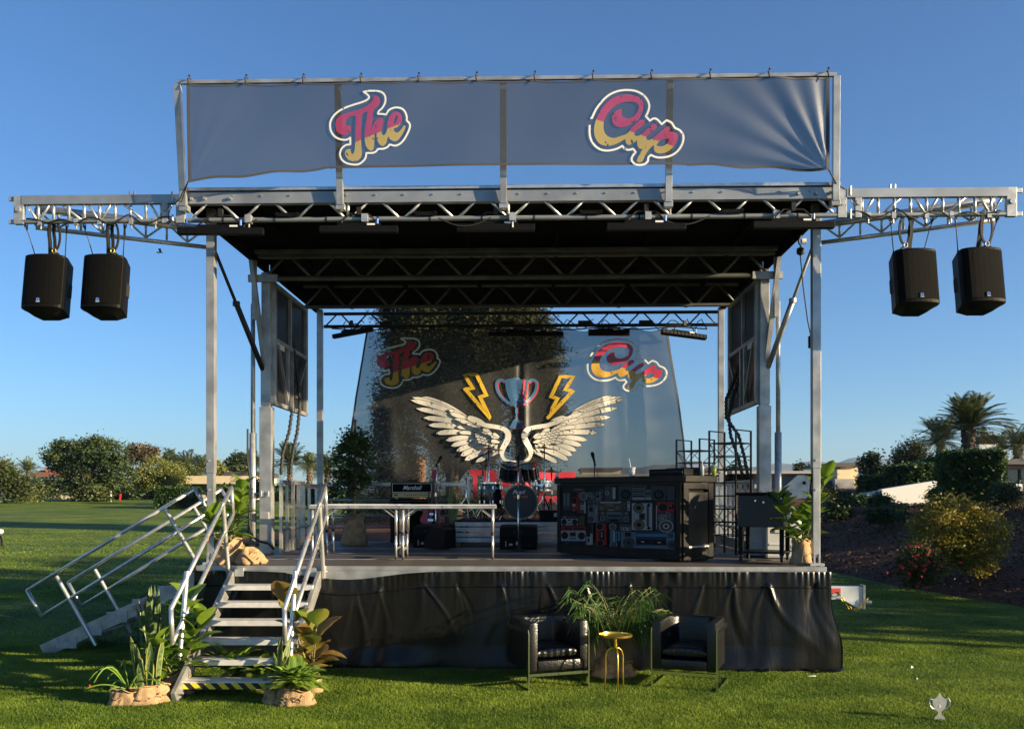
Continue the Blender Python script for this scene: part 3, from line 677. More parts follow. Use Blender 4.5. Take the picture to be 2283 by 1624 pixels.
CUP = [(805, 455), (700, 490), (645, 550), (630, 630), (650, 710), (710, 765), (790, 785), (870, 770), (980, 730), (1080, 670), (1150, 580), (1190, 460), (1190, 360), (1140, 280), (1050, 235), (900, 210), (750, 225), (620, 280), (510, 370), (420, 480), (350, 620), (310, 750), (305, 880), (340, 990), (410, 1070), (520, 1105), (640, 1095), (760, 1050), (870, 990), (880, 1050), (910, 1090), (950, 1095), (1010, 1070), (1088, 1015), (1085, 1080), (1110, 1150), (1150, 1170), (1190, 1165), (1150, 1230), (1100, 1320), (1080, 1380), (1110, 1410), (1170, 1395), (1200, 1360), (1250, 1250), (1320, 1160), (1388, 1105), (1390, 1180), (1420, 1235), (1500, 1255), (1620, 1230), (1720, 1160), (1790, 1060), (1820, 980), (1810, 920), (1750, 890), (1680, 885), (1640, 880), (1680, 830), (1650, 785), (1600, 800), (1500, 880), (1390, 970), (1320, 1015), (1260, 1015), (1245, 970), (1300, 910), (1400, 840), (1440, 790), (1420, 745), (1380, 740), (1300, 790), (1200, 880), (1130, 930), (1070, 945), (1030, 920), (1060, 850), (1150, 790), (1220, 720), (1210, 670), (1170, 655), (1090, 700), (980, 800), (910, 890), (780, 940), (660, 970), (560, 940), (490, 860), (475, 740), (500, 620), (570, 510), (660, 420), (770, 360), (900, 335), (1030, 345), (1100, 390), (1110, 450), (1080, 530), (1010, 600), (920, 630), (840, 610), (800, 550)]
CUP_H = [(1430, 1110), (1500, 1030), (1600, 1000), (1660, 1010), (1640, 1070), (1560, 1125), (1480, 1130)]
CUP_O = [(240, 610), (262, 625), (330, 480), (400, 380), (500, 270), (620, 190), (760, 145), (900, 135), (1050, 155), (1180, 220), (1260, 310), (1295, 400), (1290, 480), (1260, 560), (1235, 600), (1310, 685), (1370, 645), (1430, 655), (1480, 700), (1520, 750), (1610, 680), (1700, 725), (1760, 815), (1850, 860), (1910, 950), (1910, 1050), (1870, 1150), (1790, 1240), (1680, 1300), (1550, 1325), (1430, 1320), (1340, 1280), (1290, 1320), (1280, 1390), (1220, 1440), (1120, 1455), (1040, 1430), (990, 1370), (1000, 1300), (1060, 1225), (1010, 1165), (930, 1185), (860, 1160), (820, 1110), (720, 1160), (580, 1190), (450, 1180), (340, 1120), (260, 1020), (225, 900), (225, 740)]
def smooth_poly(p, n=3, closed=True, thr=60):
    out = []; k = len(p)
    for i in range(k if closed else k-1):
        p0, p1, p2, p3 = [Vector(p[(i+j) % k] if closed else p[min(max(i+j, 0), k-1)]) for j in (-1, 0, 1, 2)]
        def sharp(a, b, c):
            u, w_ = b-a, c-b
            return u.length < 1e-6 or w_.length < 1e-6 or u.angle(w_) > R(thr)
        m1 = Vector((0, 0)) if sharp(p0, p1, p2) else (p2-p0)*.5
        m2 = Vector((0, 0)) if sharp(p1, p2, p3) else (p3-p1)*.5
        for j in range(n):
            t = j/n; t2 = t*t; t3 = t2*t
            out.append(tuple(p1*(2*t3-3*t2+1)+m1*(t3-2*t2+t)+p2*(-2*t3+3*t2)+m2*(t3-t2)))
    if not closed: out.append(tuple(p[-1]))
    return out
def fill(polys, to2, pos, off, name, matl, parent, cuts=1, label=None):
    loops = [[Vector((*to2(q), 0)) for q in pl] for pl in polys]
    flat = [v for l in loops for v in l]; tris = tessellate_polygon(loops)
    bm = bmesh.new(); vs = [bm.verts.new(v) for v in flat]
    for t in tris:
        try: bm.faces.new([vs[i] for i in t])
        except ValueError: pass
    for _ in range(3):
        es = [e for e in bm.edges if e.calc_length() > .12]
        if not es: break
        bmesh.ops.subdivide_edges(bm, edges=es, cuts=1)
    bmesh.ops.triangulate(bm, faces=bm.faces)
    for v in bm.verts: v.co = Vector(pos(v.co.x, v.co.y, off))
    me = bpy.data.meshes.new(name); bm.to_mesh(me); bm.free(); me.materials.append(matl)
    o = bpy.data.objects.new(name, me); col.objects.link(o); o.parent = parent
    if label: o['label'] = label
    return o
def ribbon(pts, wd, to2, pos, off, name, matl, parent, closed=True, label=None, mb=None, taper=0):
    q = [Vector(to2(p)) for p in pts]; k = len(q); vs = []; own = mb is None; mb = mb or MB()
    for i in range(k):
        a = q[(i-1) % k] if closed or i else q[0]; b = q[(i+1) % k] if closed or i < k-1 else q[-1]
        t = (b-a).normalized(); n = Vector((-t.y, t.x)); ww = wd*(1-taper*abs(2*i/(k-1)-1)) if taper else wd
        for s_ in (-.5, .5): c = q[i]+n*(ww*s_); vs.append(pos(c.x, c.y, off))
    fs = [(2*i, 2*i+1, 2*((i+1) % k)+1, 2*((i+1) % k)) for i in range(k if closed else k-1)]
    mb.add(vs, fs)
    if own: return mb.build(name, matl, parent, fix=False, label=label)
WHITE = printmat('white_print', (.74, .74, .72), thr=.66, alpha=.95)
def zoomconv(x0, y0, sc_, depth):
    def f(p):
        q = L((x0+p[0]*sc_)/1.5, (y0+p[1]*sc_)/1.5, depth); return (q.x, q.z)
    return f
def lettering(banner, pos, toT, toC, tagn, al, p1=PINK, g1=GOLD, off=.012):
    for nm, body, hole, outl, to2, la, lb, wd in (('The', THE, THE_H, THE_O, toT, (745, 1060), (1570, 750), 33), ('Cup', CUP, CUP_H, CUP_O, toC, (340, 640), (1750, 1140), 36)):
        A = to2(la); B = to2(lb); sl = (B[1]-A[1])/(B[0]-A[0])
        mt_ = printmat('print_'+nm.lower()+tagn, p1, g1, z_line=A[1]-sl*A[0], slope=sl, alpha=al, thr=.655)
        fill([smooth_poly(body), smooth_poly(hole)], to2, pos, off, 'lettering', mt_, banner, label='pink and gold word %s' % nm)
        W_ = abs(to2((wd, 0))[0]-to2((0, 0))[0])
        ribbon(smooth_poly(outl, closed=(nm == 'The')), W_, to2, pos, off+.002, 'outline', WHITE, banner, closed=(nm == 'The'), label='white outline round the word %s' % nm)
lettering(FB, fpos, zoomconv(1050, 280, .18472, 10.33), zoomconv(1930, 280, .18475, 10.24), '_fascia', .70)
# ---------------- backdrop
BD = thing('backdrop_banner', 'tall translucent backdrop printed with white wings, lightning bolts and a trophy', 'banner', SO, -TH)
BV = 6.32; BDEP = 17.05
def bdisp(u, z):
    k = .05*math.exp(-((u-.10)/.07)**2)*sm((4.6-z))-.03*math.exp(-((u-.02)/.05)**2)
    k += .02*math.sin(u*2.1+z)+.03*math.exp(-((u-1.9+.1*(z-4))/.10)**2)*sm((4.4-z)*1.)+.02*math.exp(-((u-1.55)/.08)**2)*sm(5-z)
    k += .006*math.sin(z*14+u*3)*.6+.01*math.sin(u*9+2*z)
    return k
def bpos(u, z, off=0.): return (u, BV-bdisp(u, z)-off, z)
def bedge(z):
    zs = [1.40, 2.2, 3.0, 3.8, 4.5, 5.12]
    return float(np.interp(z, zs, [-3.20, -3.19, -3.16, -3.05, -2.93, -2.83])), float(np.interp(z, zs, [3.08, 3.10, 3.05, 2.95, 2.83, 2.74]))
def bcloth(a, b):
    z = 5.12-3.72*b; l, r = bedge(z); u = l+(r-l)*a
    z += -.10*abs(math.sin(a*math.pi*9))*max(0, 1-b*12)+.02
    return bpos(u, z)
mb = MB(); mb.grid(220, 110, bcloth); mb.build('cloth', M['meshb'], BD, smooth=True, fix=False)
mb = MB()
for a0, a1 in ((0, .006), (.994, 1.)): mb.grid(1, 60, lambda a, b: (lambda q: (q[0], q[1]-.006, q[2]))(bcloth(a0+(a1-a0)*a, b)))
mb.split('hem', M['hem'], BD, smooth=True, fix=False)
mb = MB()
for k in range(10):
    q = bcloth(k/9, 0); mb.tube(q, (q[0], 5.98, RZ-.37), .008)
mb.build('cable_tie', M['rubber'], BD)
z3 = zoomconv(1150, 1050, .3079, BDEP); z4 = zoomconv(1750, 1050, .36946, BDEP)
def toT(p): return z3((290+(p[0]-275)*.5135, 255+(p[1]-160)*.4176))
def toC(p): return z4((570+(p[0]-205)*.4203, 228+(p[1]-120)*.3545))
lettering(BD, bpos, toT, toC, '_backdrop', .88, p1=(.50, .02, .05), g1=(.62, .36, .03), off=.02)
INKD = mat('dark_ink', (.022, .023, .025), .5)
BONE = printmat('bone_print', (.60, .58, .54), thr=.645, alpha=.97, ns=15)
def feather(mb, tip, root, wd, to2, bend=.06, tipk=.22, off=.018, grow=0.):
    a = Vector(root); b = Vector(tip); d_ = b-a; d_ = d_*(1+grow*.5/max(d_.length, 1)); ln = d_.length; n = Vector((-d_.y, d_.x)).normalized(); N = 12; wd = wd+grow
    prof = [0.35+.65*min(1, t*2.2) if t < 1-tipk else math.sqrt(max(0, 1-((t-(1-tipk))/tipk)**2)) for t in np.linspace(0, 1, N)]
    up = []; dn = []
    for i, t in enumerate(np.linspace(0, 1, N)):
        c = a+d_*t+n*(bend*ln*4*t*(1-t)); w2 = wd*.5*prof[i]
        up.append(c+n*w2); dn.append(c-n*w2)
    vs = [bpos(*to2(q), off) for q in up+dn]
    mb.add(vs, [(i, i+1, N+i+1, N+i) for i in range(N-1)])
# left wing in crop coordinates; the right wing mirrors it about x = 1873
PR = [((842, 897), (1330, 1110), 40), ((735, 900), (1420, 1180), 42), ((720, 930), (1440, 1200), 46), ((780, 1022), (1470, 1240), 46), ((860, 1122), (1490, 1262), 48), ((915, 1203), (1490, 1290), 48), ((997, 1293), (1500, 1312), 48), ((1105, 1370), (1540, 1345), 46), ((1162, 1430), (1560, 1368), 46), ((1222, 1483), (1590, 1400), 48), ((1268, 1535), (1610, 1425), 50), ((1312, 1585), (1650, 1450), 50), ((1430, 1612), (1690, 1500), 42)]
CV = [((1140, 1040), (1330, 1140), 34), ((1150, 1075), (1480, 1235), 40), ((1200, 1140), (1500, 1262), 36), ((1225, 1225), (1520, 1290), 36), ((1250, 1285), (1530, 1330), 34), ((1360, 1375), (1600, 1372), 26), ((1390, 1405), (1620, 1392), 24), ((1335, 1120), (1560, 1215), 46), ((1330, 1190), (1500, 1262), 26), ((1380, 1210), (1500, 1268), 22)]
SM = [((1400+i % 4*42+(i//4)*14, 1268+(i//4)*30+(i % 4)*11), (1475+i % 4*42+(i//4)*14, 1280+(i//4)*30+(i % 4)*10), 20) for i in range(20)]
SM += [((1600, 1440), (1640, 1400), 22), ((1640, 1470), (1670, 1420), 22), ((1620, 1500), (1668, 1452), 20), ((1660, 1520), (1690, 1470), 20), ((1510, 1250), (1600, 1290), 34), ((1560, 1290), (1640, 1330), 30), ((1600, 1330), (1680, 1350), 30), ((1600, 1380), (1690, 1395), 34), ((1620, 1300), (1690, 1340), 26)]
NECK = [(1320, 1120), (1345, 1118), (1420, 1145), (1530, 1185), (1620, 1200), (1700, 1215), (1770, 1240), (1812, 1290), (1815, 1350), (1790, 1410), (1760, 1455), (1740, 1510), (1745, 1555), (1790, 1585), (1870, 1590), (1870, 1640), (1810, 1622), (1740, 1595), (1705, 1550), (1692, 1490), (1705, 1440), (1735, 1385), (1755, 1330), (1740, 1285), (1700, 1262), (1640, 1250), (1560, 1240), (1480, 1215), (1400, 1180), (1330, 1140)]
for s in (0, 1):
    cv = (lambda p: p) if not s else (lambda p: (2*1873-p[0], p[1]))
    to2 = lambda p, cv=cv: z3(cv(p))
    mb = MB(); dk = MB(); q_ = 0
    for lst, k_, bd in ((PR, 1.12, .045), (CV, 1.15, .05), (SM, 1.15, .03)):
        for t_, r_, w_ in lst:
            feather(dk, t_, r_, w_*k_, to2, bend=bd, off=.016+q_*.002, grow=10); feather(mb, t_, r_, w_*k_, to2, bend=bd, off=.017+q_*.002); q_ += 1
    mb.build('printed_wing', BONE, BD, fix=False, label='left white wing' if not s else 'right white wing')
    dk.build('wing_outline', INKD, BD, fix=False)
    fill([smooth_poly(NECK, 3)], to2, bpos, .125, 'printed_wing_neck', BONE, BD)
YEL = printmat('yellow_print', (.66, .42, .03), thr=.64)
ribbon(smooth_poly([(1310, 660), (1440, 655), (1552, 892), (1472, 887), (1592, 1135), (1308, 802), (1408, 815)], 2, thr=5), .07, z3, bpos, .02, 'lightning_bolt', YEL, BD, label='left yellow lightning bolt')
ribbon(smooth_poly([(333, 568), (452, 568), (372, 690), (452, 690), (212, 945), (312, 756), (245, 756)], 2, thr=5), .07, z4, bpos, .02, 'lightning_bolt', YEL, BD, label='right yellow lightning bolt')
BLU = printmat('blue_print', (.05, .15, .32), thr=.66); REDP = printmat('red_print', (.55, .05, .05), thr=.66)
for dx, mt_, of, nm in ((12, REDP, .016, 'red shadow of the trophy'), (0, BLU, .022, 'blue printed trophy')):
    c = lambda p, dx=dx: z3((p[0]+dx, p[1]+dx*.7))
    fill([smooth_poly([(1748, 715), (1873, 690), (1998, 715), (1990, 800), (1965, 900), (1915, 985), (1885, 1015), (1890, 1060), (1878, 1090), (1885, 1130), (1925, 1165), (1945, 1200), (1978, 1232), (1873, 1245), (1792, 1232), (1815, 1195), (1830, 1160), (1862, 1130), (1866, 1090), (1858, 1060), (1862, 1015), (1830, 985), (1785, 900), (1755, 800)], 2)], c, bpos, of, 'printed_trophy', mt_, BD, label=nm)
    ribbon(smooth_poly([(1745, 740), (1715, 715), (1670, 725), (1655, 770), (1675, 850), (1740, 930), (1830, 985)], 3, closed=False), .05, c, bpos, of, 'printed_handle', mt_, BD, closed=False)
    ribbon(smooth_poly([(2001, 740), (2031, 715), (2076, 725), (2091, 770), (2071, 850), (2006, 930), (1916, 985)], 3, closed=False), .05, c, bpos, of, 'printed_handle', mt_, BD, closed=False)
# big letters, mostly behind the drums
z6 = zoomconv(1500, 1500, .18476, BDEP)
RP = printmat('coral_print', (.58, .035, .06), thr=.68, alpha=.95)
LET = [[(370, 378), (600, 378), (592, 478), (520, 478), (500, 900), (440, 900), (440, 478), (370, 470)],
       [(640, 385), (800, 385), (865, 430), (870, 560), (830, 600), (880, 900), (800, 900), (750, 640), (710, 640), (710, 900), (628, 900)],
       [(1605, 420), (1920, 412), (1925, 520), (1700, 850), (1960, 850), (1980, 960), (1625, 985), (1625, 860), (1800, 545), (1605, 545)],
       [(1990, 420), (2290, 412), (2290, 520), (2100, 850), (2290, 850), (2290, 975), (2010, 975), (2010, 860), (2170, 545), (1990, 545)],
       [(910, 385), (1150, 385), (1170, 480), (990, 480), (990, 600), (1120, 600), (1120, 690), (990, 690), (990, 810), (1160, 810), (1160, 900), (910, 900)],
       [(1210, 385), (1300, 385), (1480, 700), (1480, 385), (1560, 385), (1560, 900), (1470, 900), (1290, 590), (1290, 900), (1210, 900)]]
for l_ in LET: fill([l_], z6, bpos, .02, 'printed_letter', RP, BD)
# ================================================================ HANGING SPEAKERS
def loudspeaker(label, px, d, s, strap_v):
    c = P(px, 0, d); loc = Vector((c.x, c.y, 4.455))
    t = thing('loudspeaker', label, 'loudspeaker', loc, group='loudspeakers hanging from the side trusses')
    W, D_, H = .47, .42, .64
    arc = [(W/2*math.sin(h), -.10-.085*math.cos(h)) for h in np.linspace(-R(78), R(78), 11)]
    fp = arc+[(W/2, -.04), (W/2*.74, .22), (-W/2*.74, .22), (-W/2, -.04)]
    rot = Matrix.Rotation(R(-9), 3, 'X') @ Matrix.Rotation(R(0), 3, 'Z')
    def f(a, b, tt): return rot @ Vector((a, b, tt))
    o = MB(); o.prism(fp, f, -H/2, H/2); body = o.build('cabinet', M['blackpl'], t, bevel=.012)
    o = MB(); ring = [(x*.93, y*.96) for x, y in fp]
    low = [(x*.55, .0+y*.55+.02) for x, y in fp]
    n = len(fp); vs = [f(a, b, -H/2+.002) for a, b in ring]+[f(a, b, -H/2-.055) for a, b in low]
    o.add(vs, [(i, (i+1) % n, n+(i+1) % n, n+i) for i in range(n)]+[tuple(range(n, 2*n))]); o.build('base_shell', M['blackpl'], t)
    o = MB(); g = [(x*.985, y-.006) for x, y in arc]+[(W/2*.93, -.09), (-W/2*.93, -.09)]
    o.prism(g, f, -H/2+.04, H/2-.03); o.build('grille', M['grille'], t, bevel=.003)
    o = MB(); o.box(f(.0, -.194, -H/2+.075), (.055, .004, .055), rot); bd = o.build('badge', M['black'], t)
    q = f(0, -.1985, -H/2+.08); o = MB(); o.lathe([(.018, -.002), (.010, -.002), (.010, .002), (.018, .002)], 16, q, rot=rot @ Matrix.Rotation(R(90), 3, 'X')); o.build('logo_ring', M['blue'], bd)
    text_mesh('TURBO', .014, M['text'], bd, Matrix.Translation(f(0, -.198, -H/2+.053)) @ rot.to_4x4() @ RX90)
    o = MB(); o.box(f(-s*W/2*.84, .10, -.02), (.03, .10, .16), rot); o.build('side_handle', M['rubber'], t, bevel=.006)
    # rigging up to the truss chord
    zc = (RZ-.29)-loc.z; top = H/2
    for k, (a, b) in enumerate(((-.18, -.26), (.15, .22))):
        p0 = f(a, .05, top); p1 = Vector((b, 0, zc)); o = MB()
        o.path([p1, p1-Vector((0, 0, .04)), p0.lerp(p1, .75), p0.lerp(p1, .25), p0], .0055, 6)
        for w_ in (.08, .9): o.lathe([(.006, -.03), (.013, 0), (.006, .03)], 8, p0.lerp(p1, w_))
        ring_ = [p0.lerp(p1, .97)+Vector((.018*math.cos(h), 0, .024*math.sin(h))) for h in np.linspace(0, 2*math.pi, 13)]
        o.path(ring_, .005, 6); o.build('safety_cable', M['steelblk'], t, smooth=True)
    o = MB(); sx0 = strap_v*.03
    for k, (a, b, w_) in enumerate(((-.02+sx0, .00+sx0, .030), (.02+sx0, .03+sx0, .026))):
        for i in range(10):
            t0, t1 = i/10, (i+1)/10; q0 = Vector((b+.006*math.sin(i*1.3+k), -.04+k*.05, zc+.05)).lerp(f(a, -.01+k*.04, top), t0); q1 = Vector((b+.006*math.sin((i+1)*1.3+k), -.04+k*.05, zc+.05)).lerp(f(a, -.01+k*.04, top), t1)
            o.bar(q0, q1, w_*1.4, .012, up=(0, 1, 0))
    o.build('sling_strap', M['rubber'], t)
    o = MB(); cx = .085 if strap_v > 0 else -.10
    pts = [(cx+(.065)*math.cos(h), -.02, zc-.14+.17*math.sin(h)) for h in np.linspace(-1.35, 4.5, 20)]
    for i in range(19): o.bar(pts[i], pts[i+1], .022, .02)
    pts = [(cx+.02*0+.07*math.cos(h), -.02, zc-.14-.20-.07+.08*math.sin(h)) for h in np.linspace(.4, 2.9, 10)]+[f(cx*1.3, 0, top)]
    for i in range(len(pts)-1): o.bar(pts[i], pts[i+1], .02, .018)
    o.build('sling_loop', M['rubber'], t)
    o = MB(); o.path([(cx+.022*math.cos(h), -.03, zc-.315+.028*math.sin(h)) for h in np.linspace(0, 2*math.pi, 15)], .007, 8); o.build('shackle', M['gold'] if s < 0 else M['galv'], t, smooth=True)
loudspeaker('outermost black loudspeaker hanging at the left end of the truss', 107, 10.75, -1, 1)
loudspeaker('black loudspeaker hanging on the left truss nearest the roof', 237, 10.75, -1, 1)
loudspeaker('black loudspeaker hanging on the right truss nearest the roof', 2035, 10.50, 1, -1)
loudspeaker('outermost black loudspeaker on the right truss below a green sling end', 2180, 10.45, 1, 1)
# ================================================================ LIGHT BARS
def light_bar(label, loc, ln, rz, ry=0., hang=.16, tilt=0., lens=True, h=.075):
    t = thing('light_bar', label, 'stage light', loc, group='LED light bars on the trusses', rot=(0, ry, rz))
    rm = Matrix.Rotation(tilt, 3, 'X')
    o = MB(); o.box((0, 0, 0), (ln, .085, h), rm); o.box(rm @ Vector((0, .01, .05)), (ln*.55, .07, .05), rm); o.build('housing', M['black'], t, bevel=.006)
    if lens:
        for k in range(12):
            x = -ln/2+ln*(k+.5)/12; o = MB(); o.lathe([(0, 0), (.022, 0), (.026, .006), (.026, .012)], 10, rm @ Vector((x, -.044, -.0)), rot=rm @ Matrix.Rotation(R(-90), 3, 'X')); o.build('lens', M['lens'], t)
    o = MB()
    for s in (-1, 1): o.path([(s*ln*.2, .0, .04), (s*ln*.22, .0, hang*.5), (s*ln*.12, 0, hang*.9)], .010, 6)
    o.path([(-ln*.12, 0, hang*.9), (ln*.12, 0, hang*.9)], .010, 6); o.box((0, 0, hang+.01), (.05, .05, .09)); o.build('yoke', M['steelblk'], t)
    o = MB(); o.tube((ln*.24, -.03, .06), (ln*.24, -.03, .12), .014); o.build('connector', M['blue'], t)
    o = MB(); o.box((ln*.16, -.04, .052), (.09, .006, .02)); o.build('data_plate', M['white'], t)
    return t
def at_(px, py, d): return P(px, py, d)
light_bar('long black LED bar sticking out under the left end of the front truss', at_(492, 516, 10.55), .98, 0, hang=.20, lens=False)
light_bar('black LED bar in the dark under the front truss left of centre', at_(800, 512, 10.6), .9, 0, hang=.20, lens=False)
light_bar('black LED bar under the middle of the front truss', at_(1105, 508, 10.6), .9, 0, hang=.20, lens=False)
light_bar('black LED bar in the dark under the front truss right of centre', at_(1440, 506, 10.5), .9, 0, hang=.20, lens=False)
light_bar('long black LED bar sticking out under the right end of the front truss', at_(1768, 502, 10.42), .92, 0, hang=.20, lens=False)
light_bar('tilted black LED bar at the left end of the rear truss', at_(786, 742, 16.5), .78, R(-16), R(-7), hang=.17, lens=False)
light_bar('black LED bar on the rear truss in front of the dark tree', at_(1172, 744, 16.6), 1.35, 0, hang=.12, lens=False)
light_bar('deep black LED bar hanging level right of the rear truss middle', at_(1357, 741, 16.5), .74, 0, hang=.10, lens=False, h=.11)
light_bar('tilted black LED bar with visible lenses at the right of the rear truss', at_(1524, 746, 16.4), .86, R(14), R(4.5), hang=.20, tilt=R(-20))
# ================================================================ STAGE KIT
def ontop(u, v, z=0): return S(u, v, DZ+.008+z)
def ppos(px, py):                              # world point on deck under a pixel
    q = on_deck(px, py); return q
# folding tables
def table(label, x0, x1, y, dep, h=.70):
    t = thing('folding_table', label, 'table', ((x0+x1)/2, y, DZ+.008), group='folding tables on the stage')
    W = x1-x0
    o = MB(); o.box((0, 0, h-.005), (W, dep, .022)); o.build('tabletop', M['white'], t, bevel=.003)
    o = MB()
    for s in (-1, 1): o.box((0, s*(dep/2+.004), h-.022), (W+.02, .022, .045)); o.box((s*(W/2+.004), 0, h-.022), (.02, dep, .044))
    o.build('edge_frame', M['alu'], t, bevel=.002)
    for sx_ in (-1, 1):
        for sy_ in (-1, 1):
            x = sx_*(W/2-.03); y_ = sy_*(dep/2-.03)
            o = MB(); o.tube((x, y_, h-.04), (x, y_, .33), .019, 12); o.tube((x, y_, .33), (x, y_, .03), .0155, 12); lg = o.build('leg', M['alub'], t, smooth=True)
            o = MB(); o.tube((x, y_, .03), (x, y_, 0), .018, 10); o.lathe([(.021, -.02), (.023, 0), (.021, .02)], 12, (x, y_, .33)); o.split('foot_cap', M['rubber'], lg)
            MB().bar((x, y_, h-.17), (x-sx_*.17, y_, h-.04), .016).build('leg_brace', M['alu'], lg)
        MB().box((sx_*(W/2-.03), 0, .13), (.018, dep-.08, .035)).build('cross_bar', M['alu'], t)
    o = MB(); o.box((0, -dep/2-.018, h-.022), (.11, .005, .03)); o.box((.0, -dep/2-.021, h-.018), (.02, .005, .014)); o.build('hinge', M['galv'], t)
    return t
table('front left folding table with white top and bright tube legs', -2.61, -1.47, 12.12, .52)
table('front right folding table ending beside the centre monitor', -1.44, -.22, 12.12, .52)
table('rear folding table standing behind the front left one', -2.61, -1.47, 13.05, .5)
# DJ booth
A = ppos(1245.5, 1232.5); B = ppos(1519.8, 1251.5); ang = math.atan2(B.y-A.y, B.x-A.x); BL = (B-A).length
BTH = thing('dj_booth', 'black bar counter fronted by a print of stacked boomboxes', 'counter', (A.x, A.y, DZ+.008), ang)
H = 1.035; BD_ = .60
MB().box((BL/2, BD_/2, H/2-.02), (BL-.06, BD_-.05, H-.06)).build('carcass', M['black'], BTH)
M['bar'] = mat('worn_black_timber', (.004, .004, .004), .5, c2=(.012, .0105, .009), ns=4, bump=.2, bs=40, rv=.1, spec=.14)
o = MB()
for x in (.035, BL-.035): o.box((x, -.01, H/2-.02), (.07, .06, H-.06))
o.box((BL/2, -.01, .065), (BL-.14, .055, .13)); o.box((BL/2, -.01, H-.06), (BL-.14, .05, .04))
for y in (.05, BD_-.05): o.box((BL+.005, y, H/2-.02), (.05, .10, H-.06))
o.box((BL+.005, BD_/2, .09), (.045, BD_-.2, .18)); o.box((BL+.005, BD_/2, H-.09), (.045, BD_-.2, .08))
o.build('frame', M['bar'], BTH, bevel=.006)
o = MB(); o.box((BL/2-.0, BD_/2, H), (BL+.10, BD_+.10, .085)); o.build('countertop', M['bar'], BTH, bevel=.012)
MB().box((BL+.012, BD_/2, H/2), (.02, BD_-.22, H-.34)).build('end_panel', mat('scuffed_panel', (.012, .010, .008), .45, c2=(.032, .027, .018), ns=3, bump=.1, spec=.3), BTH)
MB().box((BL+.028, BD_/2, .175), (.012, BD_-.2, .02)).build('end_ledge', M['galv'], BTH)
# boombox print as one multi-colour sheet
def flat(name, c, r=.6): return mat(name, c, r, spec=.12)
pal = [flat('print_dark', (.010, .010, .0105)), flat('print_grey', (.085, .09, .095)), flat('print_light', (.22, .225, .225)), flat('print_black', (.003, .003, .003)), flat('print_red', (.20, .012, .012)), flat('print_blue', (.05, .12, .17)), flat('print_olive', (.09, .08, .04)), flat('print_mid', (.032, .033, .035)), flat('print_brown', (.05, .038, .026)), flat('print_navy', (.015, .022, .045))]
pr = MB(); PX0, PX1, PZ0, PZ1 = .075, BL-.075, .135, H-.082; lay = [0]
def uvz(x, y):
    u = (x-290)/1335.; t = 415-17*u; b = 1115+68*u; v = (y-t)/(b-t)
    return PX0+(PX1-PX0)*min(max(u, 0), 1), PZ1+(PZ0-PZ1)*min(max(v, 0), 1)
def yl(): lay[0] += 1; return -.0200-.00009*lay[0]
def Rc(x0, y0, x1, y1, c):
    y = yl(); q = [uvz(a, b) for a, b in ((x0, y0), (x1, y0), (x1, y1), (x0, y1))]; pr.add([(a, y, b) for a, b in q], [(0, 1, 2, 3)], c)
def Cc(cx, cy, r, c, ry=None):
    y = yl(); ry = ry or r; q = [uvz(cx+r*math.cos(h), cy+ry*math.sin(h)) for h in np.linspace(0, 2*math.pi, 21)[:-1]]
    pr.add([(a, y, b) for a, b in q], [tuple(range(20))], c)
def spk(cx, cy, r, a, b, c): Cc(cx, cy, r, a); Cc(cx, cy, r*.86, b); Cc(cx, cy, r*.45, a if c is None else c); Cc(cx, cy, r*.22, 3)
Rc(285, 400, 1632, 1185, 0)
rb = random.Random(8)
for _ in range(90):
    x, y = rb.uniform(300, 1560), rb.uniform(425, 1120); w_, h_ = rb.uniform(15, 60), rb.uniform(8, 60); Rc(x, y, x+w_, y+h_, rb.choice([7, 3, 7, 0, 8, 3]))
Rc(320, 490, 412, 700, 7)
for k in range(5): Rc(330+k*16, 500, 336+k*16, 650, [2, 1, 7, 2, 1][k])
Rc(425, 480, 512, 738, 3); Rc(498, 480, 515, 738, 4); Rc(432, 545, 500, 700, 4); Rc(440, 555, 492, 620, 3); Rc(440, 628, 476, 655, 2); Rc(440, 700, 470, 715, 1)
Rc(445, 438, 590, 470, 7); Rc(470, 446, 570, 458, 1)
Rc(522, 480, 722, 585, 7); spk(579, 532, 49, 2, 8, 1); spk(661, 512, 27, 2, 8, 1); spk(698, 548, 20, 2, 8, 1); Cc(648, 558, 12, 3)
Rc(735, 475, 798, 585, 1); Rc(740, 515, 775, 550, 3); Rc(742, 480, 772, 510, 7)
Rc(845, 415, 965, 580, 7); spk(875, 435, 30, 1, 0, None); spk(875, 555, 30, 1, 0, None); Rc(848, 472, 888, 515, 2); Rc(855, 480, 880, 506, 3); Rc(935, 425, 968, 565, 2)
Rc(1005, 405, 1155, 580, 7); spk(1085, 510, 62, 0, 3, 7); Rc(1160, 402, 1300, 580, 1)
for k in range(6): Rc(1165, 410+k*28, 1295, 426+k*28, [3, 7, 3, 7, 3, 2][k])
Rc(1303, 402, 1378, 580, 7); Cc(1342, 420, 20, 3)
for k in range(4): Rc(1308, 460+k*30, 1372, 478+k*30, [1, 7, 1, 2][k])
Rc(1382, 402, 1525, 580, 7); spk(1450, 510, 60, 0, 3, 7); Rc(1535, 405, 1615, 580, 7)
Rc(525, 592, 612, 745, 3); Rc(530, 597, 606, 740, 8); Rc(593, 597, 610, 742, 2); Rc(548, 640, 590, 692, 2); Rc(560, 652, 576, 682, 3)
Rc(638, 590, 765, 855, 1); Cc(675, 620, 36, 7); Cc(675, 812, 36, 7); Rc(655, 665, 700, 720, 3); Rc(715, 600, 758, 640, 7)
for k in range(5): Rc(708, 672+k*18, 718, 682+k*18, 3); Rc(728, 680+k*16, 742, 688+k*16, 2)
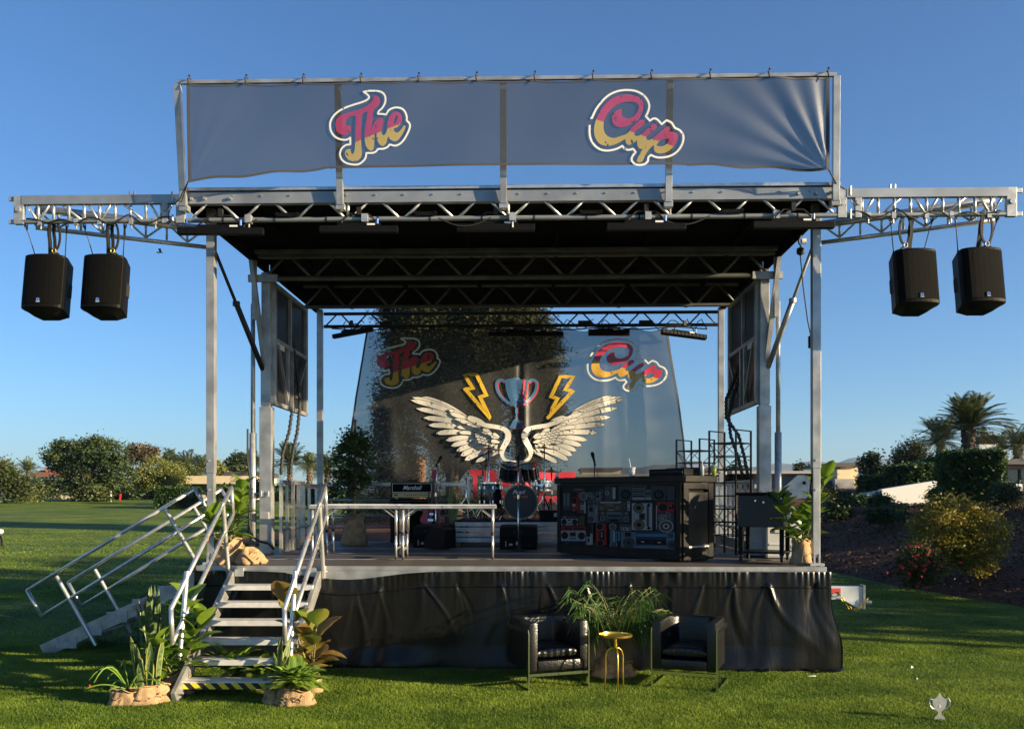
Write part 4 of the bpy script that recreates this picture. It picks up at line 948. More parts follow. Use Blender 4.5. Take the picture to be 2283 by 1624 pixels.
Rc(770, 590, 1050, 705, 8); Rc(790, 600, 1020, 615, 2); Rc(845, 625, 950, 650, 6); Cc(1020, 603, 13, 2); Cc(805, 675, 24, 6); Cc(992, 675, 24, 6); Rc(880, 697, 955, 706, 2)
Rc(1055, 595, 1100, 700, 7); Rc(1108, 592, 1137, 708, 2); Rc(1114, 602, 1130, 625, 7); Rc(1114, 676, 1130, 696, 7)
Rc(785, 715, 1130, 850, 7); Rc(872, 725, 1040, 800, 1); Rc(880, 752, 1035, 790, 9); Cc(820, 738, 17, 1); Cc(1095, 742, 17, 1); spk(819, 803, 28, 2, 0, 1); spk(1097, 810, 30, 2, 0, 1); Rc(905, 812, 1005, 845, 3)
Rc(1160, 615, 1382, 942, 2); spk(1236, 673, 62, 3, 6, 3); spk(1240, 878, 62, 3, 6, 3); Rc(1182, 738, 1228, 815, 1); Rc(1188, 746, 1222, 806, 2); Rc(1240, 735, 1308, 820, 7); Rc(1256, 750, 1292, 804, 3); Rc(1320, 640, 1352, 900, 1); Rc(1326, 660, 1346, 890, 7); Cc(1345, 638, 19, 3); Cc(1348, 918, 19, 3)
Rc(1385, 635, 1432, 932, 0); Rc(1425, 640, 1434, 930, 2)
Rc(1435, 600, 1615, 720, 4); spk(1498, 664, 50, 7, 3, 0); Rc(1560, 625, 1610, 680, 3); Rc(1568, 632, 1588, 656, 1)
Rc(1440, 725, 1615, 955, 7); spk(1552, 752, 28, 2, 8, 1); spk(1492, 795, 42, 2, 8, 2); spk(1568, 810, 17, 2, 3, 1); spk(1531, 893, 76, 2, 8, 2)
Rc(300, 775, 512, 800, 7); Rc(332, 785, 362, 797, 2); Rc(300, 808, 515, 885, 2); spk(340, 848, 37, 7, 3, 0); spk(478, 850, 37, 7, 3, 0); Rc(388, 815, 428, 835, 7); Rc(385, 855, 432, 868, 7)
Rc(520, 762, 612, 895, 3); Rc(528, 770, 604, 888, 8)
Rc(300, 900, 615, 948, 4); Rc(345, 910, 445, 940, 0); Rc(465, 912, 600, 940, 0)
Rc(300, 955, 615, 1078, 2); spk(350, 1012, 47, 7, 3, 0); spk(564, 1018, 47, 7, 3, 0); Rc(408, 968, 498, 1030, 1); Rc(424, 980, 488, 1018, 3); Rc(408, 1042, 500, 1058, 7); Rc(300, 1080, 610, 1104, 9)
Rc(625, 865, 715, 985, 0); Rc(690, 870, 712, 980, 7)
Rc(628, 988, 705, 1125, 2); Cc(652, 1008, 24, 3); Rc(640, 1045, 665, 1095, 0)
Rc(745, 865, 872, 1130, 4); spk(790, 902, 46, 1, 3, 0); spk(797, 1105, 42, 1, 3, 0); Rc(785, 955, 845, 1065, 3); Rc(805, 965, 825, 1040, 7); Rc(806, 975, 822, 990, 2); Rc(806, 1010, 822, 1028, 2)
Rc(905, 870, 1035, 1140, 0); spk(945, 905, 42, 2, 7, 1); spk(955, 1120, 42, 2, 7, 1); Rc(918, 950, 942, 1085, 5); Rc(950, 955, 972, 1080, 2); Rc(980, 960, 1030, 1075, 5); Rc(992, 975, 1006, 1060, 3)
Rc(1030, 875, 1160, 955, 1); Rc(1036, 880, 1154, 902, 7); Rc(1066, 915, 1122, 946, 2); Rc(1078, 922, 1102, 940, 3)
Rc(1042, 965, 1632, 1172, 5); Rc(1050, 970, 1200, 1030, 1); Rc(1085, 972, 1155, 1022, 3); spk(1131, 1098, 78, 1, 7, 7); spk(1600, 1115, 62, 1, 7, 7); Rc(1210, 968, 1540, 1140, 9); Rc(1215, 985, 1535, 1020, 5); Rc(1222, 1052, 1375, 1112, 3); Rc(1385, 1055, 1530, 1118, 3); Rc(1270, 1075, 1302, 1092, 2); Rc(1448, 1082, 1480, 1098, 2); Rc(1220, 1125, 1545, 1165, 1); Rc(1555, 975, 1610, 1035, 7)
for k in range(12): Rc(1230+k*24, 1132, 1244+k*24, 1160, 5)
pr.build('printed_panel', pal, BTH, fix=False)
MB().box(((PX0+PX1)/2, -.0195+.004, (PZ0+PZ1)/2), (PX1-PX0+.02, .006, PZ1-PZ0+.02)).build('print_backing', M['black'], BTH)
rz_ = DZ+.008+H+.043
def booth(a, b): return (A.x+math.cos(ang)*a-math.sin(ang)*b, A.y+math.sin(ang)*a+math.cos(ang)*b, rz_)
# cups and flight case on the booth
def cup(label, loc, r, h, c, straw=None):
    t = thing('cup', label, 'cup', loc)
    MB().lathe([(0, 0), (r*.75, 0), (r, h), (r*.9, h), (r*.68, .01), (0, .01)], 18).build('cup_body', mat('cup_plastic', c, .3), t, smooth=True)
    if straw: MB().tube((0, 0, .02), straw, .007).build('straw', mat('straw', (.75, .70, .6), .4), t)
    MB().lathe([(0, h), (r*1.05, h), (r*1.05, h+.012), (0, h+.014)], 18).build('lid', M['white'], t)
    return t
pc = P(1409, 1060, 12.3); cup('white takeaway cup with lid and straw on the counter', (pc.x, pc.y, rz_), .042, .11, (.62, .60, .55), (-.045, 0, .24))
pc = booth(BL-.05, .52); t = cup('green tumbler at the right end of the counter', (pc[0]+.12, pc[1], rz_), .035, .13, (.35, .42, .08))
pc = booth(BL-.10, .45); t = thing('bottle', 'small clear bottle beside the green tumbler', 'bottle', (pc[0]+.05, pc[1], rz_)); MB().lathe([(0, 0), (.024, 0), (.026, .10), (.010, .15), (.010, .19), (0, .19)], 14).build('glass', mat('clear_glass', (.5, .5, .45), .1), t, smooth=True)
pc = booth(BL-.45, .4); t = thing('mixer_case', 'low black case lying on the right end of the counter', 'case', pc, ang); MB().box((0, 0, .05), (.60, .34, .09)).build('case_body', M['blackpl'], t, bevel=.012)
o = MB(); o.tube((-.28, -.17, .05), (.28, -.17, .05), .02); o.tube((-.28, .17, .10), (.28, .17, .10), .016); o.build('roll_handle', M['rubber'], t)
# microphones
def mic_stand(label, foot, h, dx=0., boom=False, mic_tilt=.4, seg=None):
    t = thing('mic_stand', label, 'microphone', foot)
    o = MB(); o.lathe([(0, 0), (.125, 0), (.125, .012), (.03, .03), (.02, .05), (0, .05)], 20); o.build('base', M['steelblk'], t, smooth=False, auto=35)
    o = MB(); o.tube((0, 0, .03), (0, 0, h*.62), .011); o.tube((0, 0, h*.6), (dx, 0, h), .008); o.lathe([(.017, -.03), (.017, .03)], 10, (0, 0, h*.62)); o.build('pole', M['chrome'] if not boom else M['steelblk'], t, smooth=True)
    m_ = Matrix.Rotation(mic_tilt, 3, 'Y'); c = Vector((dx, 0, h))
    o = MB(); o.lathe([(.010, -.06), (.017, .02), (.018, .06), (.026, .085), (.026, .115), (.016, .135), (0, .14)], 14, c, rot=m_); o.build('microphone', M['black'], t, smooth=True)
    o = MB(); o.path([c+m_ @ Vector((0, 0, -.06)), c+Vector((.04, 0, -.14)), c+Vector((.05, 0, -.35)), (.02, .02, h*.4), (.03, .03, .05)], .004, 5); o.build('cable', M['rubber'], t)
    return t
f_ = ppos(971, 1216); mic_stand('microphone stand with black mic beside the guitar amplifier', (f_.x, f_.y, DZ+.008), 1.36, .03, mic_tilt=.5)
f_ = ppos(1155, 1228); mic_stand('thin microphone stand in front of the bass drum', (f_.x, f_.y, DZ+.008), 1.30, .0, mic_tilt=.05)
f_ = P(1326, 1230, 12.75); mic_stand('microphone standing upright behind the bar counter', (f_.x, f_.y+.1, DZ+.008), 1.30, -.0, True, mic_tilt=-.25)
# wedge monitors
def monitor(label, px, py, W, rz=0.):
    f = ppos(px, py); t = thing('floor_monitor', label, 'loudspeaker', (f.x, f.y, DZ+.008), rz, group='wedge monitors on the deck')
    prof = [(0, 0), (.50, 0), (.50, .14), (.36, .37), (.0, .34), (-.03, .20)]
    o = MB(); o.prism(prof, lambda a, b, tt: (tt, a, b), -W/2, W/2); o.build('cabinet', M['blackpl'], t, bevel=.014)
    o = MB(); o.box((0, .0, .17), (W*.8, .03, .26)); o.build('rear_panel', M['black'], t, bevel=.004)
    for s in (-.06, .06): MB().tube((s, -.02, .26), (s, -.032, .26), .006).build('screw', M['galv'], t)
    o = MB(); o.box((-W*.33, -.018, .08), (.012, .006, .09)); o.box((-W*.2, -.018, .07), (.05, .006, .03)); o.box((-.02, -.018, .09), (.03, .006, .05)); o.split('socket', M['galv'], t)
    o = MB(); o.box((W/2+.004, .22, .17), (.012, .16, .07)); o.build('side_handle', M['rubber'], t)
    return t
monitor('black floor monitor in the middle in front of the drum riser', 1155, 1224, .58, R(-3)); monitor('black floor monitor beside the potted snake plant, below the guitar', 957, 1221, .55, R(-14))
t = thing('floor_monitor', 'small black floor monitor turned sideways against the snake plant pot', 'loudspeaker', (P(1003, 1222, 14.3).x, 14.35, DZ+.008), R(60), group='wedge monitors on the deck')
MB().prism([(0, 0), (.40, 0), (.40, .10), (.26, .34), (0, .30)], lambda a, b, tt: (tt, a, b), -.16, .16).build('cabinet', M['blackpl'], t, bevel=.01)
MB().bar((-.0, .40, .12), (0, .28, .33), .24, .02).build('grille', M['grille'], t)
# guitar amplifier
f_ = P(918, 1210, 16.0); t = thing('speaker_cabinet', 'tall black guitar speaker cabinet under the amplifier head', 'amplifier', (f_.x, f_.y, DZ+.008), -TH)
MB().box((0, .18, .39), (.76, .36, .76)).build('cabinet', M['blackpl'], t, bevel=.012); MB().box((0, -.006, .39), (.70, .014, .69)).build('grille_cloth', M['grille'], t)
o = MB(); [o.box((0, -.016, z), (.69, .004, .010)) for z in (.05, .73)]; [o.box((x, -.016, .39), (.010, .004, .68)) for x in (-.345, .345)]; o.build('piping', M['hem'], t)
text_mesh('Marshall', .115, M['text'], t, Matrix.Translation((0.02, -.018, .60)) @ RX90, sx_=.95, shear=.35)
t = thing('amplifier_head', 'black guitar amplifier head with a gold control strip', 'amplifier', (f_.x, f_.y, DZ+.008+.78), -TH)
MB().box((0, .14, .145), (.74, .28, .27)).build('cabinet', M['blackpl'], t, bevel=.01); MB().box((0, -.004, .18), (.68, .01, .15)).build('grille_cloth', M['grille'], t)
o = MB(); o.box((0, -.006, .055), (.68, .01, .075)); pn = o.build('control_panel', M['amppanel'], t)
o = MB(); [o.tube((x, -.01, .055), (x, -.024, .055), .010, 8) for x in np.linspace(-.12, .30, 12)]; [o.box((x, -.014, .06), (.022, .008, .03)) for x in (-.29, -.26)]; o.split('knob', M['black'], pn)
o = MB(); [o.box((0, -.011, z), (.68, .004, .008)) for z in (.105, .255)]; [o.box((x, -.011, .18), (.008, .004, .15)) for x in (-.34, .34)]; o.build('piping', M['text'], t)
text_mesh('Marshall', .10, M['text'], t, Matrix.Translation((.0, -.013, .18)) @ RX90, sx_=.95, shear=.35, bold=.0015)
o = MB(); o.path([(-.1, .1, .28), (-.07, .1, .31), (.07, .1, .31), (.1, .1, .28)], .011); o.build('handle', M['rubber'], t)
# electric guitar
f_ = P(955, 1206, 15.3); t = thing('electric_guitar', 'red double horned electric guitar leaning on the speaker cabinet', 'guitar', (f_.x, f_.y, DZ+.008), 0, rot=(R(-8), R(4), 0))
body = [(0, .0), (.10, .01), (.165, .06), (.17, .13), (.145, .19), (.15, .25), (.175, .31), (.16, .355), (.12, .33), (.08, .29), (.04, .30), (-.04, .30), (-.08, .29), (-.13, .335), (-.17, .36), (-.175, .31), (-.145, .25), (-.14, .19), (-.17, .13), (-.165, .06), (-.10, .01)]
z0 = .32
MB().prism(smooth_poly(body, 3), lambda a, b, tt: (a, tt, b+z0), -.02, .02).build('body', M['red'], t, bevel=.004)
o = MB(); o.bar((0, -.025, z0+.27), (0, -.025, z0+.80), .045, .02, up=(0, 1, 0)); o.build('neck', M['bark'], t)
o = MB(); o.prism([(-.03, 0), (.03, 0), (.045, .10), (.02, .17), (-.03, .17), (-.045, .10)], lambda a, b, tt: (a, -.03+tt, z0+.79+b), -.008, .008); hd = o.build('headstock', M['red'], t)
o = MB(); [o.tube((s*.04, -.03, z0+.82+.04*k), (s*.06, -.03, z0+.82+.04*k), .007) for s in (-1, 1) for k in range(3)]; o.split('tuning_peg', M['chrome'], hd)
o = MB(); o.box((0, -.025, z0+.10), (.09, .01, .035)); o.box((0, -.025, z0+.20), (.08, .01, .03)); o.split('pickup', M['chrome'], t)
o = MB(); o.prism([(.02, .02), (.11, .05), (.12, .15), (.06, .28), (.03, .28)], lambda a, b, tt: (a, -.021+tt, b+z0), -.002, .002); o.build('pickguard', M['black'], t)
t2 = thing('guitar_stand', 'black stand holding up the red guitar', 'stand', (f_.x, f_.y, DZ+.008)); o = MB()
o.tube((0, .05, .9), (0, .05, .25), .012); [o.tube((0, .05, .3), (s*.18, -.05, 0), .010) for s in (-1, 1)]; o.tube((0, .05, .3), (0, .28, 0), .010); o.build('tripod', M['steelblk'], t2); MB().bar((-.12, 0, .31), (.12, 0, .31), .015).build('cradle', M['rubber'], t2)
# drum riser and drums
RISER_Y = 15.0; RX0, RX1 = -.92, 1.35
t = thing('drum_riser', 'low aluminium riser with ribbed silver sides under the drums', 'riser', ((RX0+RX1)/2, RISER_Y+.75, DZ+.008), -TH)
W = RX1-RX0; o = MB(); o.box((0, 0, .405), (W, 1.5, .03)); o.build('riser_top', M['black'], t)
o = MB()
for k, (z, h) in enumerate(((.355, .075), (.27, .085), (.185, .075), (.10, .085))): o.box((0, -.75+.01*(k % 2), z), (W-.02, .03, h-.010)); o.box((W/2-.0, 0, z), (.03, 1.46, h-.01))
o.box((0, -.748, .385), (W, .02, .02)); o.split('riser_skirt', M['alu'], t, bevel=.006)
o = MB(); [o.tube((x, y, 0), (x, y, .39), .03) for x in (-W/2+.1, 0, W/2-.1) for y in (-.6, .6)]; o.split('riser_leg', M['steelblk'], t)
RT = DZ+.008+.42
def rp(px, d=15.6, z=0): return Vector(((px-HX)/F*d, d, RT+z))
DK = 15.55
c = rp(1160, DK); KT = thing('drum_kit', 'black bass drum with two tilted toms mounted on top', 'drums', (c.x, c.y, RT))
rb_ = .285
rot = Matrix.Rotation(R(90), 3, 'X')
MB().lathe([(rb_*.99, -.22), (rb_, -.2), (rb_, .2), (rb_*.99, .22)], 40, (0, 0, .30), rot=rot).build('bass_drum_shell', M['lacquer'], KT, smooth=True)
hd = MB().lathe([(0, 0), (rb_*.96, 0), (rb_*.96, -.01)], 40, (0, -.225, .30), rot=rot).build('bass_drum_head', mat('matte_black_head', (.018, .018, .020), .5), KT)
hp = MB(); hp.lathe([(rb_*.94, 0), (rb_*.94, .03), (rb_*1.03, .03), (rb_*1.03, 0)], 40, (0, -.215, .30), rot=rot); hp.build('hoop', M['lacquer'], KT, smooth=False, auto=40)
o = MB()
for k in range(10):
    a = 2*math.pi*(k+.5)/10; o.box((rb_*1.03*math.cos(a), -.17, .30+rb_*1.03*math.sin(a)), (.02, .10, .02), Matrix.Rotation(-a, 3, 'Y')); o.tube((rb_*1.03*math.cos(a), -.24, .30+rb_*1.03*math.sin(a)), (rb_*1.03*math.cos(a), -.10, .30+rb_*1.03*math.sin(a)), .006)
o.split('tension_rod', M['chrome'], KT)
o = MB(); [o.tube((s*.24, -.10, .20), (s*.36, -.22, 0), .010) for s in (-1, 1)]; o.split('spur', M['chrome'], KT)
text_mesh('Pearl', .095, M['text'], hd, Matrix.Translation((-.04, -.238, .46)) @ RX90, shear=.4, bold=.0012)
text_mesh('BIG STACK', .048, M['textred'], hd, Matrix.Translation((.0, -.238, .385)) @ RX90, bold=.002)
for s in (-1, 1):
    m_ = Matrix.Rotation(R(24), 3, 'X') @ Matrix.Rotation(R(-s*8), 3, 'Y'); r = .165 if s < 0 else .145; h = .24 if s < 0 else .22; cc = Vector((s*.175-.01, .02, .80))
    tm = MB().lathe([(r, -h/2), (r, h/2), (r*.97, h/2+.004), (0, h/2+.004)], 30, cc, rot=m_).build('tom_shell', M['lacquer'], KT, smooth=False, auto=40)
    MB().lathe([(0, 0), (r*.95, 0)], 30, cc+m_ @ Vector((0, 0, -h/2-.004)), rot=m_).build('tom_head', M['tomhead'], tm)
    o = MB()
    for z in (-h/2, h/2): o.lathe([(r, -.012), (r*1.05, -.012), (r*1.05, .012), (r, .012)], 30, cc+m_ @ Vector((0, 0, z)), rot=m_)
    for k in range(6):
        a = 2*math.pi*(k+.3)/6; o.tube(cc+m_ @ Vector((r*1.04*math.cos(a), r*1.04*math.sin(a), -h/2)), cc+m_ @ Vector((r*1.04*math.cos(a), r*1.04*math.sin(a), h/2)), .007)
    o.build('rim', M['chrome'], tm, auto=40)
o = MB(); [o.tube((s*.04, .02, .56), (s*.04, .02, .86), .016) for s in (-1, 1)]; [o.tube((s*.04, .02, .84), (s*.12, .02, .86), .012) for s in (-1, 1)]; o.build('tom_mount', M['chrome'], KT, smooth=True)
def drum(label, px, d, r, h, z, legs=True, mat_=None):
    c = rp(px, d); t = thing('drum', label, 'drums', (c.x, c.y, RT))
    sh = MB().lathe([(r*.98, z), (r, z+.01), (r, z+h-.01), (r*.98, z+h), (0, z+h+.003)], 30).build('shell', mat_ or M['lacquer'], t, auto=40)
    o = MB()
    for zz in (z, z+h): o.lathe([(r, zz-.013), (r*1.05, zz-.013), (r*1.05, zz+.013), (r, zz+.013)], 30)
    o.build('rim', M['chrome'], t, auto=40)
    o = MB()
    for k in range(8): a = 2*math.pi*k/8+.2; o.box((r*1.03*math.cos(a), r*1.03*math.sin(a), z+h*.8), (.022, .022, .05)); o.box((r*1.03*math.cos(a), r*1.03*math.sin(a), z+h*.2), (.022, .022, .05))
    o.split('lug', M['chrome'], t)
    o = MB()
    if legs:
        for k in range(3): a = 2*math.pi*k/3+.5; o.tube((r*1.08*math.cos(a), r*1.08*math.sin(a), z+h*.6), (r*1.12*math.cos(a), r*1.12*math.sin(a), 0), .009)
    else:
        o.tube((0, 0, z), (0, 0, .2), .013); [o.tube((0, 0, .3), (.2*math.cos(a), .2*math.sin(a), 0), .010) for a in (.3, 2.4, 4.5)]
    o.build('leg', M['chrome'], t, smooth=True)
drum('black floor tom standing left of the bass drum', 1094, 15.75, .19, .40, .22)
drum('shallow snare drum flashing in the sun right of the bass drum', 1208, 15.9, .175, .15, .50, False, M['chrome'])
def cymbal(label, px, d, h, r, tilt, mat_=None, foot=None, boom=None, cy=True):
    c = rp(px, d); t = thing('cymbal_stand', label, 'drums', (c.x, c.y, RT), random.Random(px).uniform(0, 2))
    o = MB(); o.tube((0, 0, .1), (0, 0, h), .012); o.lathe([(.02, -.03), (.02, .03)], 10, (0, 0, h*.55)); o.build('pole', M['chrome'], t, smooth=True)
    for k in range(3):
        a = 2*math.pi*k/3; o = MB(); o.bar((.02*math.cos(a), .02*math.sin(a), .36), (.27*math.cos(a), .27*math.sin(a), .015), .022, .012); o.bar((.02*math.cos(a), .02*math.sin(a), .12), (.15*math.cos(a), .15*math.sin(a), .18), .012); lg = o.build('leg', M['chrome'], t); MB().box((.27*math.cos(a), .27*math.sin(a), .012), (.04, .04, .024)).build('rubber_foot', M['rubber'], lg)
    if cy:
        m_ = Matrix.Rotation(tilt, 3, 'Y') @ Matrix.Rotation(R(6), 3, 'X')
        o = MB(); o.lathe([(0, .03), (.03, .028), (.05, .012), (r*.6, .004), (r, -.012), (r, -.015), (r*.6, .001), (.05, .008), (0, .02)], 36, (0, 0, h), rot=m_); o.build('cymbal', mat_ or M['cymbal'], t, auto=60)
        MB().lathe([(0, .075), (.014, .07), (.016, .035), (0, .03)], 10, (0, 0, h)).build('wing_nut', M['black'], t)
    return t
t = cymbal('cymbal stand with a red cymbal left of the toms', 1089, 15.7, 1.20, .25, 0)
t.rotation_euler.z = .4
cymbal('cymbal stand with a red cymbal right of the toms', 1213, 15.6, 1.21, .26, 0)
cymbal('hi hat stand with dark cymbals next to the counter', 1229, 15.9, .83, .18, 0, M['steelblk'])
cymbal('bare folding cymbal stand at the far left of the riser', 1039, 15.6, .72, .2, 0, cy=False)
cymbal('low dark cymbal behind the floor tom', 1083, 16.1, .99, .18, 0, M['steelblk'])
c = rp(1120, 16.2); t = thing('drum_stool', 'round black drum seat behind the bass drum', 'stool', (c.x+.35, c.y, RT)); MB().lathe([(0, .48), (.16, .48), (.17, .53), (.15, .56), (0, .57)], 20).build('seat', M['leather'], t, smooth=True); o = MB(); o.tube((0, 0, .48), (0, 0, .2), .015); [o.tube((0, 0, .3), (.2*math.cos(a), .2*math.sin(a), 0), .010) for a in (0, 2.1, 4.2)]; o.build('tripod', M['chrome'], t)
c = rp(1237, 15.25); t = thing('gear_case', 'open black tray of hardware at the right end of the drum riser', 'case', (c.x, c.y, RT-.03)); o = MB(); o.prism([(-.24, .0), (.24, 0), (.27, .19), (-.27, .19)], lambda a, b, tt: (a, tt, b), -.13, .13); o.build('case_body', M['blackpl'], t, bevel=.01); MB().box((.0, -.14, .12), (.05, .006, .06)).build('latch', M['galv'], t); MB().box((0, 0, .193), (.54, .27, .01)).build('case_rim', M['steelblk'], t)
# etagere towers
def etagere(label, fN, s, h, rz):
    t = thing('shelf_tower', label, 'shelving', fN, rz, group='dark metal shelf towers')
    for x in (0, s):
        for y in (0, s): MB().box((x, y, h/2), (.022, .022, h)).build('upright', M['steelblk'], t)
    k = 0; z = h-.18
    while z > .12:
        if k % 2 == 0:
            MB().box((s/2, s/2, z), (s-.024, s-.024, .018)).build('shelf', M['steelblk'], t, bevel=.002)
        else:
            o = MB()
            for y in (0, s): o.box((s/2, y, z), (s-.022, .014, .014))
            for x in (0, s): o.box((x, s/2, z), (.014, s-.022, .014))
            o.split('cross_rail', M['steelblk'], t)
        k += 1; z -= .185
    o = MB()
    for y in (0, s): o.box((s/2, y, h-.006), (s-.02, .016, .016))
    o.split('top_rail', M['steelblk'], t)
    o = MB()
    for z0_, z1_ in ((h-.55, h-.18), (.30, .66)):
        for x in (0, s): o.bar((x, .0, z0_), (x, s, z1_), .008); o.bar((x, s, z0_), (x, 0, z1_), .008)
        o.bar((0, s, z0_), (s, s, z1_), .008); o.bar((s, s, z0_), (0, s, z1_), .008)
    o.split('cross_brace', M['steelblk'], t)
N_ = ppos(1640, 1238); etagere('nearer dark metal shelf tower beside the drinks cooler', (N_.x, N_.y, DZ+.008), .42, 1.74, R(47))
N_ = P(1559, 1224, 14.1); etagere('farther dark metal shelf tower behind the end of the bar counter', (N_.x, N_.y, DZ+.008), .42, 1.70, R(46))
# drinks cooler on casters
f_ = ppos(1722, 1254); t = thing('rolling_cooler', 'black square patio cooler on four legs with casters', 'cooler', (f_.x-.02, f_.y+.30, DZ+.008), R(-26))
w2 = .25
MB().box((0, 0, .63), (.56, .50, .40)).build('tub', M['leather'], t, bevel=.012); MB().box((0, 0, .845), (.60, .54, .035)).build('lid', M['blackpl'], t, bevel=.01)
for x in (-w2, w2):
    for y in (-.21, .21):
        lg = MB().box((x, y, .30), (.05, .05, .44)).build('leg', M['black'], t); q = Vector((x, y, .04))
        cs = MB().tube(q+Vector((-.014, 0, 0)), q+Vector((.014, 0, 0)), .040, 16).build('caster_wheel', M['rubber'], lg); MB().box((x, y, .075), (.045, .03, .03)).build('caster_fork', M['galv'], lg)
MB().box((0, 0, .115), (.56, .48, .025)).build('bottom_shelf', M['black'], t)
o = MB(); o.tube((-.06, -.262, .76), (-.06, -.275, .76), .012); o.tube((.04, -.262, .74), (.04, -.28, .74), .012); o.tube((.25, -.262, .79), (.25, -.27, .79), .012); o.split('tap', M['chrome'], t)
# white ice chests
for k, (px, py, w_, h, lb) in enumerate(((1703, 1240, .36, .62, 'white ice chest behind the legs of the black cooler'), (1753, 1245, .46, .60, 'sunlit white ice chest beside the potted fig'))):
    f_ = ppos(px, py); t = thing('ice_chest', lb, 'cooler', (f_.x, f_.y+.22, DZ+.008), R(-10))
    MB().box((0, 0, h*.42), (w_, .42, h*.84)).build('body', M['white'], t, bevel=.03); MB().box((0, 0, h*.92), (w_*1.03, .44, h*.14)).build('lid', M['white'], t, bevel=.02)
    o = MB(); o.box((0, -.215, h*.6), (w_*.5, .012, .05)); o.box((0, -.213, h*.3), (w_*.8, .008, .02)); o.build('handle', M['white'], t, bevel=.003)
# light tower box
f_ = P(1600, 1165, 16.0); t = thing('equipment_box', 'dark equipment box standing by the rear guard rail', 'case', (f_.x-.45, f_.y, DZ+.008)); MB().box((0, 0, .25), (.5, .35, .5)).build('box_body', M['blackpl'], t, bevel=.01); MB().box((0, -.18, .4), (.3, .01, .03)).build('handle', M['galv'], t)
# ================================================================ LOUNGE
def armchair(label, cx, cy, rz):
    t = thing('armchair', label, 'armchair', (cx, cy, 0), rz, group='black leather tub chairs on the lawn')
    # local: faces -y ; outer width .66, depth .66
    W, D_, T = .66, .66, .095; zb, zt = .19, .70
    def arm_outline(off):
        a = W/2-off; b = D_/2-off
        return [(-a, -D_/2), (-a, b*(.72 if off == 0 else .45)), (-a*(.9 if off == 0 else .7), b), (a*(.9 if off == 0 else .7), b), (a, b*(.72 if off == 0 else .45)), (a, -D_/2)]
    out = arm_outline(0); inn = arm_outline(T); n = len(out)
    prof = out+inn[::-1]
    o = MB(); o.prism(prof, lambda a, b, tt: (a, b, tt), zb, zt); o.build('shell', M['leather'], t, bevel=.028, auto=50)
    o = MB(); o.box((0, -D_/2+.035, zb+.062), (W-2*T+.01, .09, .105)); o.build('front_rail', M['leather'], t, bevel=.02, auto=50)
    MB().box((0, .02, zb+.06), (W-2*T, D_-.14, .08)).build('seat_deck', M['leather'], t)
    o = MB()
    def cush(a, b):
        th = 2*math.pi*b; x = (a-.5)*(W-2*T-.01); k = 1-abs(2*a-1)**8
        yy = -.01+.255*(abs(math.cos(th))**.35)*(1 if math.cos(th) > 0 else -1); zz = zb+.175+.05*(abs(math.sin(th))**.5)*(1 if math.sin(th) > 0 else -1)*(.6+.4*k)
        if math.sin(th) > 0: zz += .022*k*math.cos((a-.5)*2.6)
        yy += .004*math.sin(x*90)*(abs(math.cos(th)) > .8)
        return (x, yy-.03, zz)
    o.grid(40, 40, cush); o.build('seat_cushion', M['leather'], t, smooth=True)
    o = MB(); 
    for s in (-1, 1):
        x = s*(W/2+.008)
        o.box((x, -D_/2+.02, .30), (.014, .045, .60)); o.box((x, 0, .007), (.045, D_, .014)) if 0 else o.box((x, .0, .010), (.014, D_, .018)); o.box((x, .0, .605), (.012, D_-.02, .045)); o.box((x, D_/2-.04, .30), (.012, .03, .58)) if 0 else None
    o.box((0, -D_/2+.02, zb-.03), (W+.02, .035, .03)); o.box((0, D_/2, .010), (W+.02, .04, .018)); o.build('chrome_frame', M['chrome'], t)
    return t
armchair('left black leather tub chair turned towards the brass table', .375, 9.85, R(20.4))
armchair('right black leather tub chair with its back to the bright end of the skirt', 1.90, 9.83, R(-21.7))
t = thing('side_table', 'small round brass table on three thin bent legs', 'table', (1.06, 9.43, 0), R(12))
MB().lathe([(0, .563), (.168, .563), (.172, .568), (.172, .585), (.166, .588), (.163, .572), (0, .572)], 40).build('tabletop', M['gold'], t, auto=40)
MB().lathe([(0, .43), (.014, .43), (.020, .47), (.014, .52), (.024, .563), (0, .563)], 14).build('stem', M['gold'], t, smooth=True)
for k in range(3):
    a = 2*math.pi*k/3-R(95); c_, s_ = math.cos(a), math.sin(a)
    MB().path([(.01*c_, .01*s_, .43), (.04*c_, .04*s_, .445), (.085*c_, .085*s_, .41), (.105*c_, .105*s_, .36), (.105*c_, .105*s_, .2), (.115*c_, .115*s_, 0)], .011, 8, taper=.007).build('leg', M['gold'], t, smooth=True)
# trophy shaped lawn sign
t = thing('trophy_sign', 'flat silver trophy shaped marker stuck in the grass at lower right', 'sign', (3.82, 8.22, 0), R(6))
half = [(0, 0), (.055, .005), (.045, .03), (.02, .05), (.015, .075), (.04, .095), (.06, .13), (.068, .18), (.055, .19), (.03, .205), (.018, .218), (.008, .24), (0, .245)]
poly = half+[(-a, b) for a, b in half[::-1][1:-1]]
M['plate'] = mat('brushed_plate', (.42, .44, .47), .35, .85, c2=(.34, .36, .40), ns=30)
MB().prism(poly, lambda a, b, tt: (a, tt, b), -.003, .003).build('plate', M['plate'], t)
for s in (-1, 1): MB().path([(s*q[0], 0, q[1]) for q in ((.062, .185), (.085, .19), (.098, .165), (.09, .13), (.065, .105), (.045, .10))], .006, 6).build('handle', M['plate'], t)
text_mesh('II', .035, M['text'], t, Matrix.Translation((0, -.005, .125)) @ RX90)
